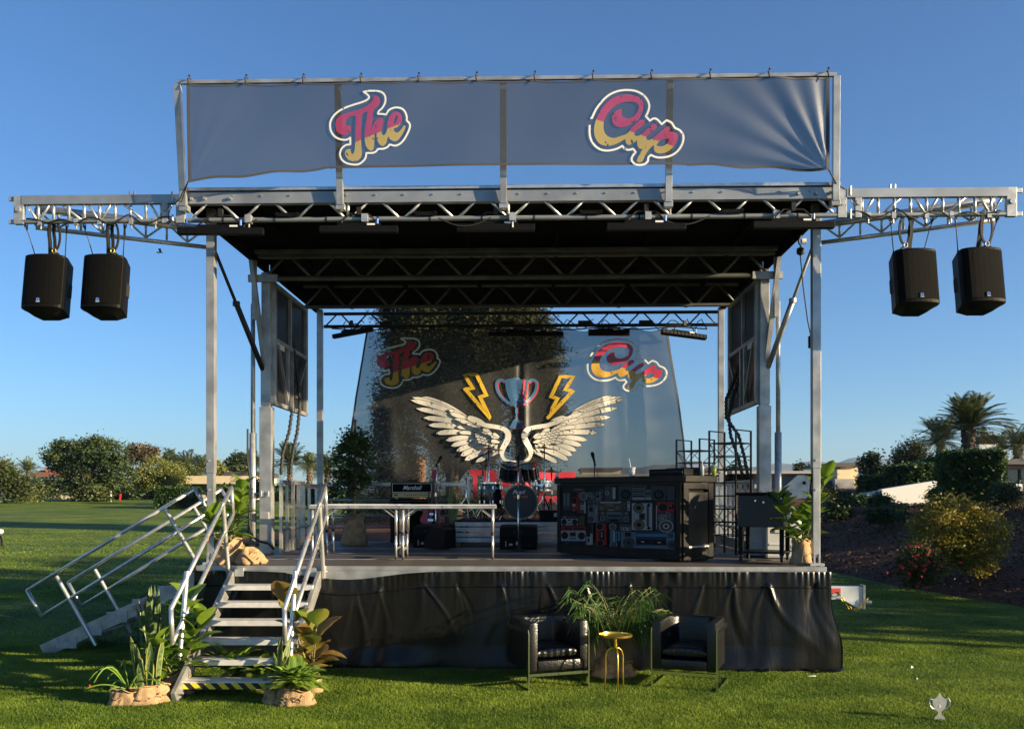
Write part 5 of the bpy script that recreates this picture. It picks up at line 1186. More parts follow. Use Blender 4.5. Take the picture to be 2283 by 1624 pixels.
# small litter on the lawn
for k, (px, py, s_) in enumerate(((2030, 1494, .035), (2043, 1519, .02), (1808, 1519, .05))):
    q = on_lawn(px, py); t = MB().add([(0, 0, .0), (s_, .01, .005), (s_*.5, .02, s_*.8)] if k < 2 else [(-.05, 0, .035), (.05, .01, .04), (.05, .0, .03)], [(0, 1, 2)]).build('paper_scrap', M['white'], loc=(q.x, q.y, .03), label=['white triangular paper scrap on the grass', 'tiny white fleck on the grass nearest the trophy marker', 'thin pale straw lying on the grass near the skirt corner'][k], cat='litter')
# bird
q = P(357, 563, 40); t = MB(); t.path([(-.14, 0, 0), (-.05, 0, .0), (.06, 0, .01), (.12, 0, .0)], .03, 8, taper=.012); t.add([(-.03, 0, .02), (.06, 0, .02), (.0, .30, .10), (-.10, .42, .03), (-.03, 0, .02), (.06, 0, .02), (.02, -.28, .12), (-.08, -.42, .06)], [(0, 1, 2, 3), (4, 5, 6, 7)])
t.build('bird', M['black'], loc=q, rz=R(20), label='tiny dark bird flying in the blue sky on the left', cat='bird')
# ================================================================ PLANTS
rs = np.random.RandomState(7)
FIG = leafmat('fig_leaf', (.08, .17, .015), (.18, .27, .025), 3, .35, .32, .6)
FIGR = leafmat('fig_leaf_rust', (.11, .17, .02), (.30, .14, .05), 1.6, .35, .4)
FERN = leafmat('fern_leaf', (.12, .23, .02), (.22, .34, .04), 5, .35)
KENT = leafmat('palm_leaf', (.035, .085, .018), (.07, .13, .025), 5, .25, .4)
def snake_mat():
    m = leafmat('snake_plant_leaf', (.04, .085, .025), (.15, .20, .08), 34, .15, .35)
    return m
SNK = snake_mat(); SNKE = leafmat('snake_plant_margin', (.36, .36, .08), (.28, .30, .06), 9, .2)
def bigleaf(mb, base, d, ln, wd, droop=.5, up=(0, 0, 1)):
    base = Vector(base); d = Vector(d).normalized(); s_ = d.cross(Vector(up))
    s_ = s_.normalized() if s_.length > .05 else Vector((1, 0, 0)); nrm = s_.cross(d)
    NU, NV = 8, 4; vs = []
    for i in range(NU+1):
        t = i/NU; w_ = wd*.5*(math.sin(math.pi*min(1, t**.75*.98+.02)))**.75*(1.0 if t < .98 else .3)
        c = base+d*(ln*t)-Vector((0, 0, 1))*(droop*ln*t*t*.5)
        for j in range(NV+1):
            k = (j/NV-.5)*2; vs.append(c+s_*(w_*k)+nrm*(abs(k)**1.3*w_*.35+.01*math.sin(i*2.2+j)*ln))
    mb.add(vs, [(i*(NV+1)+j, i*(NV+1)+j+1, (i+1)*(NV+1)+j+1, (i+1)*(NV+1)+j) for i in range(NU) for j in range(NV)])
def burlap(parent, r, h, seed, c=(0, 0, 0), collar=True, lump=0.):
    q = random.Random(seed); ph = [q.uniform(0, 6.28) for _ in range(8)]
    def fn(rr, z, a):
        rd = lambda x: 1-2*abs(math.sin(x))
        f = 1+.10*math.sin(3*a+ph[0]+z*2)+.035*rd(2.5*a+ph[1]+z*7)+.035*rd(4.5*a+ph[2]-z*9+math.sin(3*a))+.012*rd(9*a+ph[3]+z*9)
        zz = z*(1+.10*math.sin(2*a+ph[4])+.06*math.sin(5*a+ph[5])) if z > h*.4 else z
        return rr*f, zz
    prof = [(r*1.05, 0), (r*1.15, h*.06), (r*1.08, h*.2), (r*.98, h*.4), (r*1.0, h*.6), (r*.92, h*.8), (r*.80, h*.92)]
    prof += [(r*.95, h*1.02), (r*1.0, h*.96), (r*.8, h*.98), (r*.55, h*.86), (0, h*.8)] if collar else [(r*.35, h*1.0), (r*.12, h*1.1), (0, h*1.1)]
    o = MB(); o.lathe(prof, 64, c, fn=fn)
    for _ in range(10):   # long bunched folds
        a0 = q.uniform(0, 6.28); z0 = q.uniform(.05, .7)*h; pts = []
        for k in range(9):
            a = a0+k*.14; zz = z0+k*q.uniform(-.01, .035)*h; f = 1.02+.09*math.sin(3*a+ph[0])+.06*math.sin(7*a+ph[1]+zz*9)
            pts.append(Vector(c)+Vector((r*f*math.cos(a), r*f*math.sin(a), zz)))
        o.path(pts, r*.045, 6, taper=r*.02)
    return o.build('burlap_wrap', M['burlap'], parent, smooth=True)
def fig(label, loc, h, n, pot, seed, leaf=(.26, .16), spread=.5, mt=None, dirb=(0, 0), top=None, name='fiddle_leaf_fig'):
    q = random.Random(seed); t = thing(name, label, 'potted plant', loc)
    if pot: burlap(t, pot[0], pot[1], seed)
    z0 = pot[1]*.7 if pot else 0
    sm_ = MB(); lf = MB()
    for b in range(3):
        a = q.uniform(0, 6.28); hh = h*(1-.22*b); p = Vector((q.uniform(-.03, .03), q.uniform(-.03, .03), z0)); pts = [p.copy()]
        for k in range(6): p = p+Vector((math.cos(a)*.04+dirb[0]*.02, math.sin(a)*.04, (hh-z0)/6)); pts.append(p.copy())
        sm_.path(pts, .011, 6, taper=.006)
        m = n//3
        for k in range(m):
            tt = .15+.85*k/max(m-1, 1); i = min(int(tt*5.99), 5); base = pts[i].lerp(pts[i+1], tt*6-i if tt < 1 else 1)
            aa = k*2.4+b*1.3+q.uniform(-.3, .3); up = .35+1.0*tt**2+q.uniform(-.3, .3)
            d = Vector((math.cos(aa), math.sin(aa), up)); s_ = q.uniform(.75, 1.15)
            sm_.path([base, base+d.normalized()*.05], .004, 4)
            bigleaf(lf, base+d.normalized()*.05, d, leaf[0]*s_, leaf[1]*s_, q.uniform(.1, .7))
    sm_.build('stem', M['stem'], t, smooth=True); lf.build('foliage', mt or FIG, t, smooth=True)
    return t
def snake(label, loc, h, n, pot, seed, spread=.10, edge=True):
    q = random.Random(seed); t = thing('snake_plant', label, 'potted plant', loc)
    if pot: burlap(t, pot[0], pot[1], seed)
    z0 = pot[1]*.7 if pot else 0; o = MB()
    for k in range(n):
        a = q.uniform(0, 6.28); r0 = q.uniform(0, spread); b = Vector((r0*math.cos(a), r0*math.sin(a), z0)); hh = (h-z0)*q.uniform(.5, 1.); ln = .34*q.uniform(-.2, 1); w_ = q.uniform(.020, .034); th = q.uniform(-.7, .7) if k % 2 else q.uniform(0, 3.14)
        N = 12; vs = []; K = (-1, -.78, 0, .78, 1)
        for i in range(N+1):
            u = i/N; c = b+Vector((math.cos(a)*ln*hh*u*u*.8, math.sin(a)*ln*hh*u*u*.8, hh*u)); w3 = w_*(.6+.6*math.sin(u*2.2))*(1-u**5)+.001; th2 = th+.6*u
            for s_ in K: vs.append(c+Vector((math.cos(th2)*w3*s_, math.sin(th2)*w3*s_, 0))+Vector((-math.sin(th2), math.cos(th2), 0))*(w3*.35*abs(s_)))
        for i in range(N):
            for j in range(4): o.add([], []); o.f.append([len(o.v)+i*5+j, len(o.v)+i*5+j+1, len(o.v)+i*5+j+6, len(o.v)+i*5+j+5]); o.m.append(1 if (edge and j in (0, 3)) else 0)
        o.v += [tuple(x) for x in vs]
    o.build('foliage', [SNK, SNKE], t, smooth=True, fix=False)
    return t
def frond(mb, stem, base, az, ln, rise, leaf, n=22, lw=.012, droop=.6, curl=.0, vdroop=.3, start=.2, jit=0.):
    pts = []; base = Vector(base); h = Vector((math.cos(az), math.sin(az), 0))
    for i in range(n+1):
        t = i/n; pts.append(base+h*(ln*(t*math.cos(rise)+.15*t*t))+Vector((0, 0, ln*(t*math.sin(rise)-droop*t*t))))
    if stem is not None: stem.path(pts[::3]+[pts[-1]], .006*ln+.002, 5, taper=.002)
    sd = Vector((-h.y, h.x, 0))
    for i in range(int(n*start), n+1):
        t = i/n; f = (pts[min(i+1, n)]-pts[max(i-1, 0)]).normalized(); l_ = leaf*math.sin(math.pi*min(1, (t-start)/(1-start)*.88+.10))**.6
        for s_ in (-1, 1):
            d = (sd*s_*.85+f*(.55+jit*.6*math.sin(i*7.3+s_+az*9))+Vector((0, 0, .2-vdroop+jit*math.sin(i*5.1+s_*2+az*5)))).normalized(); p0 = pts[i]; p1 = p0+d*l_*.5+Vector((0, 0, .02*l_)); p2 = p0+d*l_+Vector((0, 0, -vdroop*l_*.6)); w_ = f*lw
            b = len(mb.v); mb.v += [tuple(p0), tuple(p1-w_), tuple(p2), tuple(p1+w_)]; mb.f.append([b, b+1, b+2, b+3]); mb.m.append(0)
def fern(label, loc, r, n, pot, seed, h=.2):
    q = random.Random(seed); t = thing('fern', label, 'potted plant', loc)
    if pot: burlap(t, pot[0], pot[1], seed)
    z0 = pot[1]*.8 if pot else .02; lf = MB(); st = MB()
    for k in range(n): frond(lf, st, (q.uniform(-.04, .04), q.uniform(-.04, .04), z0), q.uniform(0, 6.28), r*q.uniform(.6, 1), q.uniform(.7, 1.45), .075, 26, .009, q.uniform(.3, .7), vdroop=.15, start=.08)
    st.build('stem', M['stem'], t); lf.build('foliage', FERN, t)
    return t
# left of the front stairs
def gl(px, py): q = on_lawn(px, py); return (q.x, q.y, .0)
snake('variegated snake plant in burlap at the foot of the front stairs, left side', gl(332, 1562), .70, 15, (.19, .17), 1, .12)
snake('tall dark snake plant behind the left stair handrail', gl(345, 1520), 1.05, 26, (.13, .20), 2, .13, edge=False)
fig('bushy fig plant in burlap between the left handrail and the bottom step', gl(395, 1545), .92, 54, (.14, .20), 3, (.28, .18))
q = gl(286, 1566); t = thing('trailing_succulent', 'thin curling succulent stems spilling left out of burlap', 'potted plant', q); burlap(t, .15, .15, 9); o = MB(); rr_ = random.Random(5)
for k in range(12):
    a = rr_.uniform(2.2, 4.2) if k < 8 else rr_.uniform(0, 6.28); l_ = rr_.uniform(.15, .42); hh = rr_.uniform(.05, .28); o.path([(l_*u*math.cos(a), l_*u*math.sin(a), .12+hh*math.sin(u*2.6)) for u in np.linspace(0, 1, 9)], .009, 6, taper=.006)
o.build('stem', FERN, t, smooth=True); o = MB(); [o.lathe([(0, -.015), (.013, 0), (0, .015)], 8, (.34*math.cos(a), .34*math.sin(a), .2)) for a in (3.0, 3.6)]; o.split('bud', M['tape'], t)
fern('green fern spreading behind the lowest steps of the front stairs', (-2.95, 9.75, 0), .62, 80, (.13, .14), 6)
fern('second fern on the ground under the front stairs', (-2.58, 9.6, 0), .58, 70, (.12, .12), 16)
# right of the front stairs
fig('fiddle leaf fig with broad rusty leaves right of the front stairs', gl(690, 1540), .86, 24, (.13, .16), 17, (.32, .26), mt=FIGR)
fern('curly bright fern in burlap at the right foot of the stairs', gl(660, 1566), .50, 110, (.17, .16), 12)
snake('few thin snake plant leaves leaning against the right stringer', gl(622, 1562), .66, 9, (.15, .15), 13, .05)
# figs on the deck
q = ppos(497, 1257); fig('sunlit fig plant in burlap on the left front deck corner', (q.x+.02, q.y+.12, DZ), .95, 54, (.17, .30), 21, (.24, .16))
t = thing('burlap_bundle', 'loose pile of burlap sacking beside the fig on the deck', 'sacking', (q.x+.30, q.y+.04, DZ)); o = MB()
rr_ = random.Random(2)
o.lathe([(.17, 0), (.20, .03), (.16, .08), (.10, .13), (.05, .16), (0, .16)], 40, fn=lambda r, z, a: (r*(1+.18*math.sin(3*a)+.1*math.sin(8*a+z*20)), z*(1+.3*math.sin(2*a))+.004))
for _ in range(12): a0 = rr_.uniform(0, 6.28); o.path([(.17*(1-.07*k)*math.cos(a0+k*.25), .15*(1-.07*k)*math.sin(a0+k*.25), .02+.016*k) for k in range(8)], .016, 6)
o.build('burlap_wrap', M['burlap'], t, smooth=True)
q = ppos(1796, 1258); fig('tall leafy fig in a burlap bag on the right front deck corner', (q.x-.02, q.y+.10, DZ), 1.0, 48, (.115, .28), 23, (.27, .17))
# ficus tree on stage with stake
def leaf_np(centers, size, rs_, aspect=.5, flat_=.5, jitter=.6):
    n = len(centers); a = rs_.normal(size=(n, 3)); a[:, 2] *= flat_; a /= np.linalg.norm(a, axis=1)[:, None]+1e-9
    b = rs_.normal(size=(n, 3)); b -= a*(a*b).sum(1)[:, None]; b /= np.linalg.norm(b, axis=1)[:, None]+1e-9
    s = size*(1+jitter*rs_.uniform(-1, 1, n))[:, None]; c = centers
    v = np.stack([c-a*s, c+b*s*aspect, c+a*s, c-b*s*aspect], 1).reshape(-1, 3); return v
def np_mesh(name, v, k, mt, parent=None, smooth=False, **kw):
    me = bpy.data.meshes.new(name); nv = len(v); nf = nv//k
    me.vertices.add(nv); me.vertices.foreach_set('co', v.astype(np.float32).ravel()); me.loops.add(nv); me.loops.foreach_set('vertex_index', np.arange(nv, dtype=np.int32))
    me.polygons.add(nf); me.polygons.foreach_set('loop_start', np.arange(0, nv, k, dtype=np.int32)); me.polygons.foreach_set('loop_total', np.full(nf, k, np.int32)); me.update(calc_edges=True)
    me.materials.append(mt); o = bpy.data.objects.new(name, me); col.objects.link(o)
    if parent is not None: o.parent = parent
    return setp(o, **kw)
def crown_pts(blobs, ncl, per, cs, rs_, droop=0.):
    """blobs: (cx,cy,cz,rx,ry,rz) ; clustered leaf centres in the outer part of each blob"""
    out = []; cc_ = []
    vol = np.array([b[3]*b[4]*b[5] for b in blobs])**.7; vol /= vol.sum()
    for b, w_ in zip(blobs, vol):
        m = max(3, int(ncl*w_)); d = rs_.normal(size=(m, 3)); d /= np.linalg.norm(d, axis=1)[:, None]; r = rs_.uniform(.35, 1.03, m)**.6*(1+.11*rs_.normal(size=m))
        cl = np.array(b[:3])+d*r[:, None]*np.array(b[3:]); cc_.append(cl)
        sz = cs*(rs_.uniform(.5, 1.5, m))
        p = np.repeat(cl, per, 0)+rs_.normal(size=(m*per, 3))*np.repeat(sz, per)[:, None]*np.array([1, 1, .75])
        if droop: dz = rs_.exponential(droop, m*per); p[:, 2] -= dz
        out.append(p)
    return np.concatenate(out), np.concatenate(cc_)
def tree(name, label, loc, trunk_h, trunk_r, blobs, ncl, per, cs, leaf, mt, seed, cat='tree', aspect=.5, droop=0., limbs=10, group=None, bark=None, lean=(0, 0)):
    rs_ = np.random.RandomState(seed); t = thing(name, label, cat, loc, group=group)
    p, cl = crown_pts(blobs, ncl, per, cs, rs_, droop)
    if trunk_h > 0:
        o = MB(); top = Vector((lean[0], lean[1], trunk_h)); o.path([(0, 0, -.2), (lean[0]*.2+.03, 0, trunk_h*.35), (lean[0]*.6, lean[1]*.6, trunk_h*.7), top], trunk_r, 9, taper=trunk_r*.6)
        for i in rs_.choice(len(cl), min(limbs, len(cl)), replace=False):
            q = Vector(cl[i]); m_ = top.lerp(q, .5)+Vector((0, 0, .1*(q-top).length)); st = top.lerp(Vector((0, 0, trunk_h*.5)), rs_.uniform(0, .8)); o.path([st, m_, q], trunk_r*.4, 6, taper=trunk_r*.08)
        o.build('trunk', bark or M['bark'], t, smooth=True)
    np_mesh('crown', leaf_np(p, leaf, rs_, aspect), 4, mt, t)
    return t
DK1 = leafmat('dark_leaf', (.020, .040, .012), (.045, .075, .02), 1.5, .2)
DK2 = leafmat('olive_leaf', (.045, .062, .018), (.085, .105, .03), .8, .25)
PV = leafmat('yellow_green_leaf', (.12, .14, .02), (.20, .21, .045), .8, .3)
TAN = leafmat('tan_leaf', (.10, .08, .045), (.14, .11, .06), .8, .25)
PINE = leafmat('pine_needles', (.025, .045, .016), (.06, .085, .025), .9, .15)
HEDGE = leafmat('hedge_leaf', (.018, .045, .010), (.05, .10, .018), 2.5, .2)
BUSHY = leafmat('gold_bush_leaf', (.13, .14, .018), (.34, .27, .045), 1.6, .4)
q = ppos(787, 1213)
t = tree('ficus_tree', 'small clipped ficus tree tied to a wooden stake in burlap on the deck', (q.x, q.y, DZ), 1.25, .022, [(.0, 0, 1.45, .36, .34, .42), (-.03, 0, 1.12, .30, .28, .26), (.05, 0, 1.75, .22, .22, .2)], 190, 34, .055, .028, leafmat('ficus_leaf', (.018, .042, .012), (.06, .11, .02), 9, .2, .35, .5), 31, cat='potted plant', limbs=22)
burlap(t, .20, .46, 32); MB().box((.04, -.04, 1.15), (.04, .035, 1.95)).build('stake', M['wood'], t)
o = MB(); [o.lathe([(.05, -.01), (.052, 0), (.05, .01)], 10, (.02, -.02, z)) for z in (.75, 1.0)]; o.build('tie', M['stem'], t)
q = ppos(1011, 1216); snake('snake plant in burlap beside the drum riser on the deck', (q.x, q.y, DZ), 1.05, 14, (.13, .26), 33, .07)
# kentia palm
t = thing('kentia_palm', 'arching kentia palm in burlap behind the brass table', 'potted plant', (1.12, 10.28, 0)); burlap(t, .22, .16, 41); burlap(t, .13, .28, 42)
o = MB(); st = MB(); rr_ = random.Random(3)
for k in range(34): frond(o, st, (rr_.uniform(-.05, .05), rr_.uniform(-.05, .05), .25), rr_.uniform(0, 6.28) if k > 11 else rr_.uniform(-.9, .9)+(0 if k % 2 else 3.14), rr_.uniform(.9, 1.25), rr_.uniform(1.0, 1.5), .36, 15, .0095, rr_.uniform(.30, .55), vdroop=.8, start=.42, jit=.45)
st.build('stem', M['stem'], t, smooth=True); o.build('foliage', KENT, t)
# ================================================================ BACKGROUND, LEFT
def at(px, py, d): q = P(px, py, d); return q
def gz(px, d): x = (px-HX)/F*d; return (x, d, GM(x, d))
def bl(px, py, w_, h, d, z0):       # blob from pixel box centre + half sizes
    s_ = d/F; q = P(px, py, d); return ((q.x), (q.z-z0), w_*s_, h*s_)
def ptree(name, label, px, d, blobs, ncl, per, cs, leaf, mt, seed, trunk=True, tr=.12, **kw):
    x, y, z = gz(px, d); bb = []
    for (bx, by, w_, h) in blobs:
        X, Z, rx, rz = bl(bx, by, w_, h, d, z); bb.append((X-x, 0, Z, rx, rx*.8, rz))
    th = (min(b[2] for b in bb)+.3) if trunk else 0
    return tree(name, label, (x, y, z), max(th, .4) if trunk else 0, tr, bb, ncl, per, cs, leaf, mt, seed, **kw)
ptree('broad_tree', 'big dark green tree on the far left lawn with a ragged crown', 190, 78, [(150, 1010, 45, 30), (220, 1010, 55, 36), (255, 1050, 45, 40), (180, 1060, 55, 38), (215, 1088, 45, 25), (128, 1030, 28, 26), (205, 990, 25, 18), (165, 1000, 20, 18)], 620, 46, .24, .11, leafmat('broadleaf', (.028, .05, .016), (.07, .10, .028), .5, .25), 51, tr=.22)
ptree('willow', 'soft olive willow cut off by the left edge of the view', 10, 72, [(5, 1050, 32, 32), (28, 1070, 26, 30), (55, 1085, 22, 22), (-20, 1050, 30, 34)], 330, 30, .22, .10, DK2, 52, droop=.35)
ptree('palo_verde', 'feathery yellow green palo verde right of the big dark tree', 345, 84, [(345, 1055, 48, 30), (310, 1065, 30, 25), (385, 1060, 35, 28), (350, 1080, 45, 18)], 420, 30, .28, .09, PV, 53, tr=.12)
ptree('tan_tree', 'brownish eucalyptus showing above the palo verde', 318, 110, [(315, 1008, 28, 18), (335, 1015, 22, 20), (295, 1015, 18, 20)], 200, 28, .28, .14, TAN, 54)
ptree('conifer', 'small dark conifer top behind the palo verde', 377, 115, [(377, 1010, 8, 12), (377, 1025, 15, 12), (378, 1040, 20, 15)], 120, 26, .25, .14, PINE, 55)
for k, (px, py, w_, h, d, lb, mt_) in enumerate(((92, 1088, 70, 24, 92, 'dark hanging screen of creepers in front of the red roofed house', DK1), (255, 1098, 60, 14, 88, 'low dark bushes behind the white marker post', DK1), (300, 1095, 55, 16, 95, 'shadowed scrub under the palo verde', DK1), (72, 1095, 20, 16, 76, 'olive bush at the right side of the willow', DK2), (415, 1060, 25, 24, 88, 'loose green bush left of the cream house', DK2), (208, 1102, 40, 12, 76, 'scrubby ground bush at the foot of the big dark tree', DK2))):
    ptree('bush', lb, px, d, [(px-w_*.45, py, w_*.55, h), (px+w_*.45, py, w_*.55, h), (px, py-2, w_*.5, h*1.05)], 200, 30, .25, .12, mt_, 60+k, trunk=False, cat='bush', droop=.2)
def palm(label, px, py, d, rad, seed, trunk_r=.17, n=64, name='date_palm', mt=None, lo=None):
    """py = pixel row of the crown centre, rad = pixel radius"""
    x, y, z = gz(px, d); c = P(px, py, d); h = c.z-z; ln = rad*d/F*(1.05 if d < 52 else 1.65); q = random.Random(seed)
    t = thing(name, label, 'palm tree', (x, y, z), group=None)
    o = MB(); o.lathe([(trunk_r*1.15, -.2), (trunk_r, h*.3), (trunk_r*.95, h*.8), (trunk_r*1.2, h*.93), (trunk_r*1.1, h), (0, h+.1)], 14, fn=lambda r, zz, a: (r*(1+.08*math.sin(6*a+zz*9)), zz))
    kk = 0; zz = .2
    while zz < h:
        for j in range(8): a = j*.785+kk*.4; o.box((trunk_r*1.05*math.cos(a), trunk_r*1.05*math.sin(a), zz), (.07, .12, .13), Matrix.Rotation(a, 3, 'Z') @ Matrix.Rotation(R(-20), 3, 'Y'))
        zz += .22; kk += 1
    o.build('trunk', M['bark'], t)
    lf = MB(); st = MB()
    for k in range(n):
        el = q.uniform(-.15, 1.45) if k > n*.3 else q.uniform(.5, 1.5)
        frond(lf, st, (0, 0, h), q.uniform(0, 6.28), ln*q.uniform(.85, 1.12), el, ln*.21, 30, ln*.011, .20+.34*math.cos(el), vdroop=.12, start=.14)
    st.build('frond_stem', PV, t); lf.build('fronds', mt or leafmat('date_frond', (.05, .07, .025), (.11, .13, .045), .9, .2), t)
    return t
palm('low date palm showing beside the brick chimney', 62, 1050, 95, 24, 71)
palm('date palm above the hedge left of the cream house', 418, 1042, 95, 32, 72)
palm('second date palm partly behind the left front stage post', 449, 1046, 92, 30, 73)
palm('date palm seen just left of the stage tower', 566, 1044, 80, 34, 74)
palm('dark date palm seen through the stage left of the rear post', 646, 1034, 66, 40, 75, mt=leafmat('dark_frond', (.025, .04, .018), (.06, .075, .03), 1, .2))
palm('sunlit date palm just left of the rear stage post', 690, 1040, 62, 26, 76)
palm('bright date palm with a rusty trunk right of the rear stage post', 730, 1046, 58, 30, 77)
palm('date palm between the rear post and the ficus tree', 715, 1052, 70, 22, 78)
ptree('conifer', 'tall dark conifer above the roof of the cream house', 531, 100, [(531, 1020, 12, 10), (530, 1032, 22, 12), (528, 1045, 28, 14), (545, 1040, 18, 18)], 260, 26, .26, .16, PINE, 80)
ptree('conifer', 'golden conifer between two date palms left of the tower', 480, 98, [(478, 1040, 14, 10), (482, 1050, 20, 12), (496, 1058, 16, 10)], 180, 26, .24, .14, PV, 81)
# houses left
def house(name, label, px0, px1, d, ztop, depth, matw, matr, rz=0., roof_h=.35, over=.4, zb=None):
    x0 = (px0-HX)/F*d; x1 = (px1-HX)/F*d; z0 = GM((x0+x1)/2, d) if zb is None else zb
    t = thing(name, label, 'house', ((x0+x1)/2, d, z0), rz); W = x1-x0
    return t, W, z0
CREAM = mat('cream_stucco', (.58, .48, .32), .85, c2=(.52, .43, .29), ns=2, bump=.1, bs=30); GREYW = mat('grey_stucco', (.30, .29, .28), .85, c2=(.26, .25, .25), ns=2); DARKR = mat('dark_roof_edge', (.05, .052, .058), .6); WHITEW = mat('white_stucco', (.62, .63, .64), .85); GLASS = mat('window_glass', (.05, .075, .075), .08, spec=.8); TILE = mat('terracotta_tiles', (.33, .10, .06), .8, c2=(.22, .07, .045), ns=3, bump=.6, bs=6, stretch=(4, 1, 1)); BRICK = mat('warm_brick', (.42, .22, .12), .85, c2=(.34, .17, .10), ns=6)
t, W, z0 = house('house', 'low house with a red tiled roof and brick chimney far left', 60, 175, 105, 0, 6, None, None)
MB().box((0, 3, 1.0), (W-.6, 6, 2.0)).build('wall', CREAM, t)
zt = P(0, 1063, 105).z-z0
o = MB(); o.prism([(-.5, zt), (3, zt+.9), (6.5, zt)], lambda a, b, tt: (tt, a, b), -W/2, W/2); rf = o.build('roof', TILE, t)
ch = MB(); cx = (87-HX)/F*105-t.location.x; ch.box((cx, 2.2, zt+.55), (.55, .7, 1.3)); ch.box((cx, 2.2, zt+1.12), (.68, .85, .12)); ch.build('chimney', BRICK, rf)
t, W, z0 = house('house', 'cream walled house with a flat overhanging roof left of the tower', 424, 566, 88, 0, 8, None, None)
zt = P(0, 1061, 88).z-z0
MB().box((0, 4, zt/2-.3), (W-.5, 8, zt-.1)).build('wall', CREAM, t); o = MB(); o.box((0, 3.6, zt-.35), (W+.2, 9, .75)); o.build('fascia', CREAM, t); MB().box((1.6, 4.6, zt+.24), (W*.6, 6.6, .45)).build('roof', DARKR, t)
for k in range(3): wn = MB().box((-2+k*2., -.012, 1.0), (1.0, .03, 1.0)).build('window', GLASS, t)
# hedges
def hedge(name, label, px, d, w_, h, dep, mt_, seed, n=9000, leaf=.05, rz=0., x=None, z=None, cat='hedge', rough=.06):
    X, Y, Z = gz(px, d) if x is None else (x, d, GM(x, d) if z is None else z); rs_ = np.random.RandomState(seed); t = thing(name, label, cat, (X, Y, Z), rz)
    o = MB(); o.box((0, 0, h/2), (w_*.94, dep*.94, h*.96)); o.build('inner_growth', DK1, t)
    a = rs_.rand(n, 3)-.5; f = rs_.randint(0, 5, n); p = a*np.array([w_, dep, h]); 
    p[f == 0, 1] = -dep/2; p[f == 1, 0] = -w_/2; p[f == 2, 0] = w_/2; p[f >= 3, 2] = h/2; m = f == 3; p[m, 1] = -dep/2; p[m, 2] = (rs_.rand(m.sum())-.5)*h
    p[:, 2] += h/2; p += rs_.normal(size=p.shape)*rough+.05*np.sin(p[:, [0, 1, 2]]*5+seed); np_mesh('foliage', leaf_np(p, leaf, rs_, .6), 4, mt_, t); return t
hedge('hedge', 'square clipped hedge on the lawn left of the front stage post', 398, 62, 2.3, 1.35, 2.0, HEDGE, 91, leaf=.06)
def bush(label, px, py, w_, h, d, mt_, seed, n=150, per=26, leaf=.05, cs=.12, name='shrub', z=None, cat='shrub'):
    return ptree(name, label, px, d, [(px-w_*.4, py, w_*.6, h), (px+w_*.4, py+h*.1, w_*.6, h*.9), (px, py-h*.15, w_*.55, h)], n, per, cs, leaf, mt_, seed, trunk=False, cat=cat)
bl_ = [(480, 1098, 16, 14, 62, 'round green shrub in front of the cream house wall', HEDGE), (512, 1100, 18, 16, 60, 'rounded hedge plant behind the left stair rail', DK2), (545, 1098, 18, 17, 58, 'dark round shrub beside the tower foot', HEDGE), (576, 1090, 16, 20, 64, 'tall green shrub behind the tower', DK2), (625, 1100, 22, 16, 56, 'green shrub seen through the side guard rail', HEDGE), (665, 1098, 20, 18, 54, 'olive shrub behind the rear guard rail', DK2), (700, 1112, 26, 18, 48, 'dark shrub behind the rear stage post', HEDGE), (745, 1105, 24, 22, 46, 'shrub behind the ficus burlap bag', DK2), (790, 1120, 30, 24, 42, 'shadowed shrub behind the ficus trunk', HEDGE), (860, 1130, 40, 26, 40, 'dark shrub left of the guitar amplifier', DK1), (1000, 1135, 70, 28, 40, 'dark shrubs behind the microphone stand', DK1), (1130, 1125, 70, 26, 42, 'dark shrubs behind the drums', DK1)]
for k, (px, py, w_, h, d, lb, mt_) in enumerate(bl_): bush(lb, px, py, w_, h, d, mt_, 100+k, n=130, leaf=.07, cs=.16)
# garden slope behind stage
MB().grid(60, 12, lambda a, b: (-9.5+21*a, 30+14*b, GM(-9.5+21*a, 30+14*b)+.05+.55*math.sin(math.pi*b)*min(1, a*6)*min(1, (1-a)*6)+.05*math.sin(a*60)*math.sin(b*20))).build('planting_bed', Mmulch, smooth=True, kind='structure', fix=False)
# big tree behind the backdrop
PEP = leafmat('pepper_leaf', (.018, .020, .009), (.065, .065, .03), .45, .1, .8, .05)
ptree('pepper_tree', 'huge weeping pepper tree behind the backdrop, rising to the rear truss', 1010, 34, [(905, 780, 55, 75), (990, 755, 80, 85), (1090, 745, 90, 85), (1190, 760, 62, 75), (1100, 670, 110, 50), (930, 690, 90, 50), (868, 880, 36, 65), (950, 865, 45, 62), (1060, 880, 60, 72), (1180, 860, 52, 85), (852, 965, 22, 50), (905, 975, 22, 48), (985, 960, 26, 62), (1075, 970, 32, 60), (1180, 965, 36, 60), (1232, 880, 26, 70), (1010, 840, 60, 50), (880, 1040, 60, 16)], 2600, 112, .17, .062, PEP, 120, aspect=.28, tr=.38, droop=.55, limbs=60)
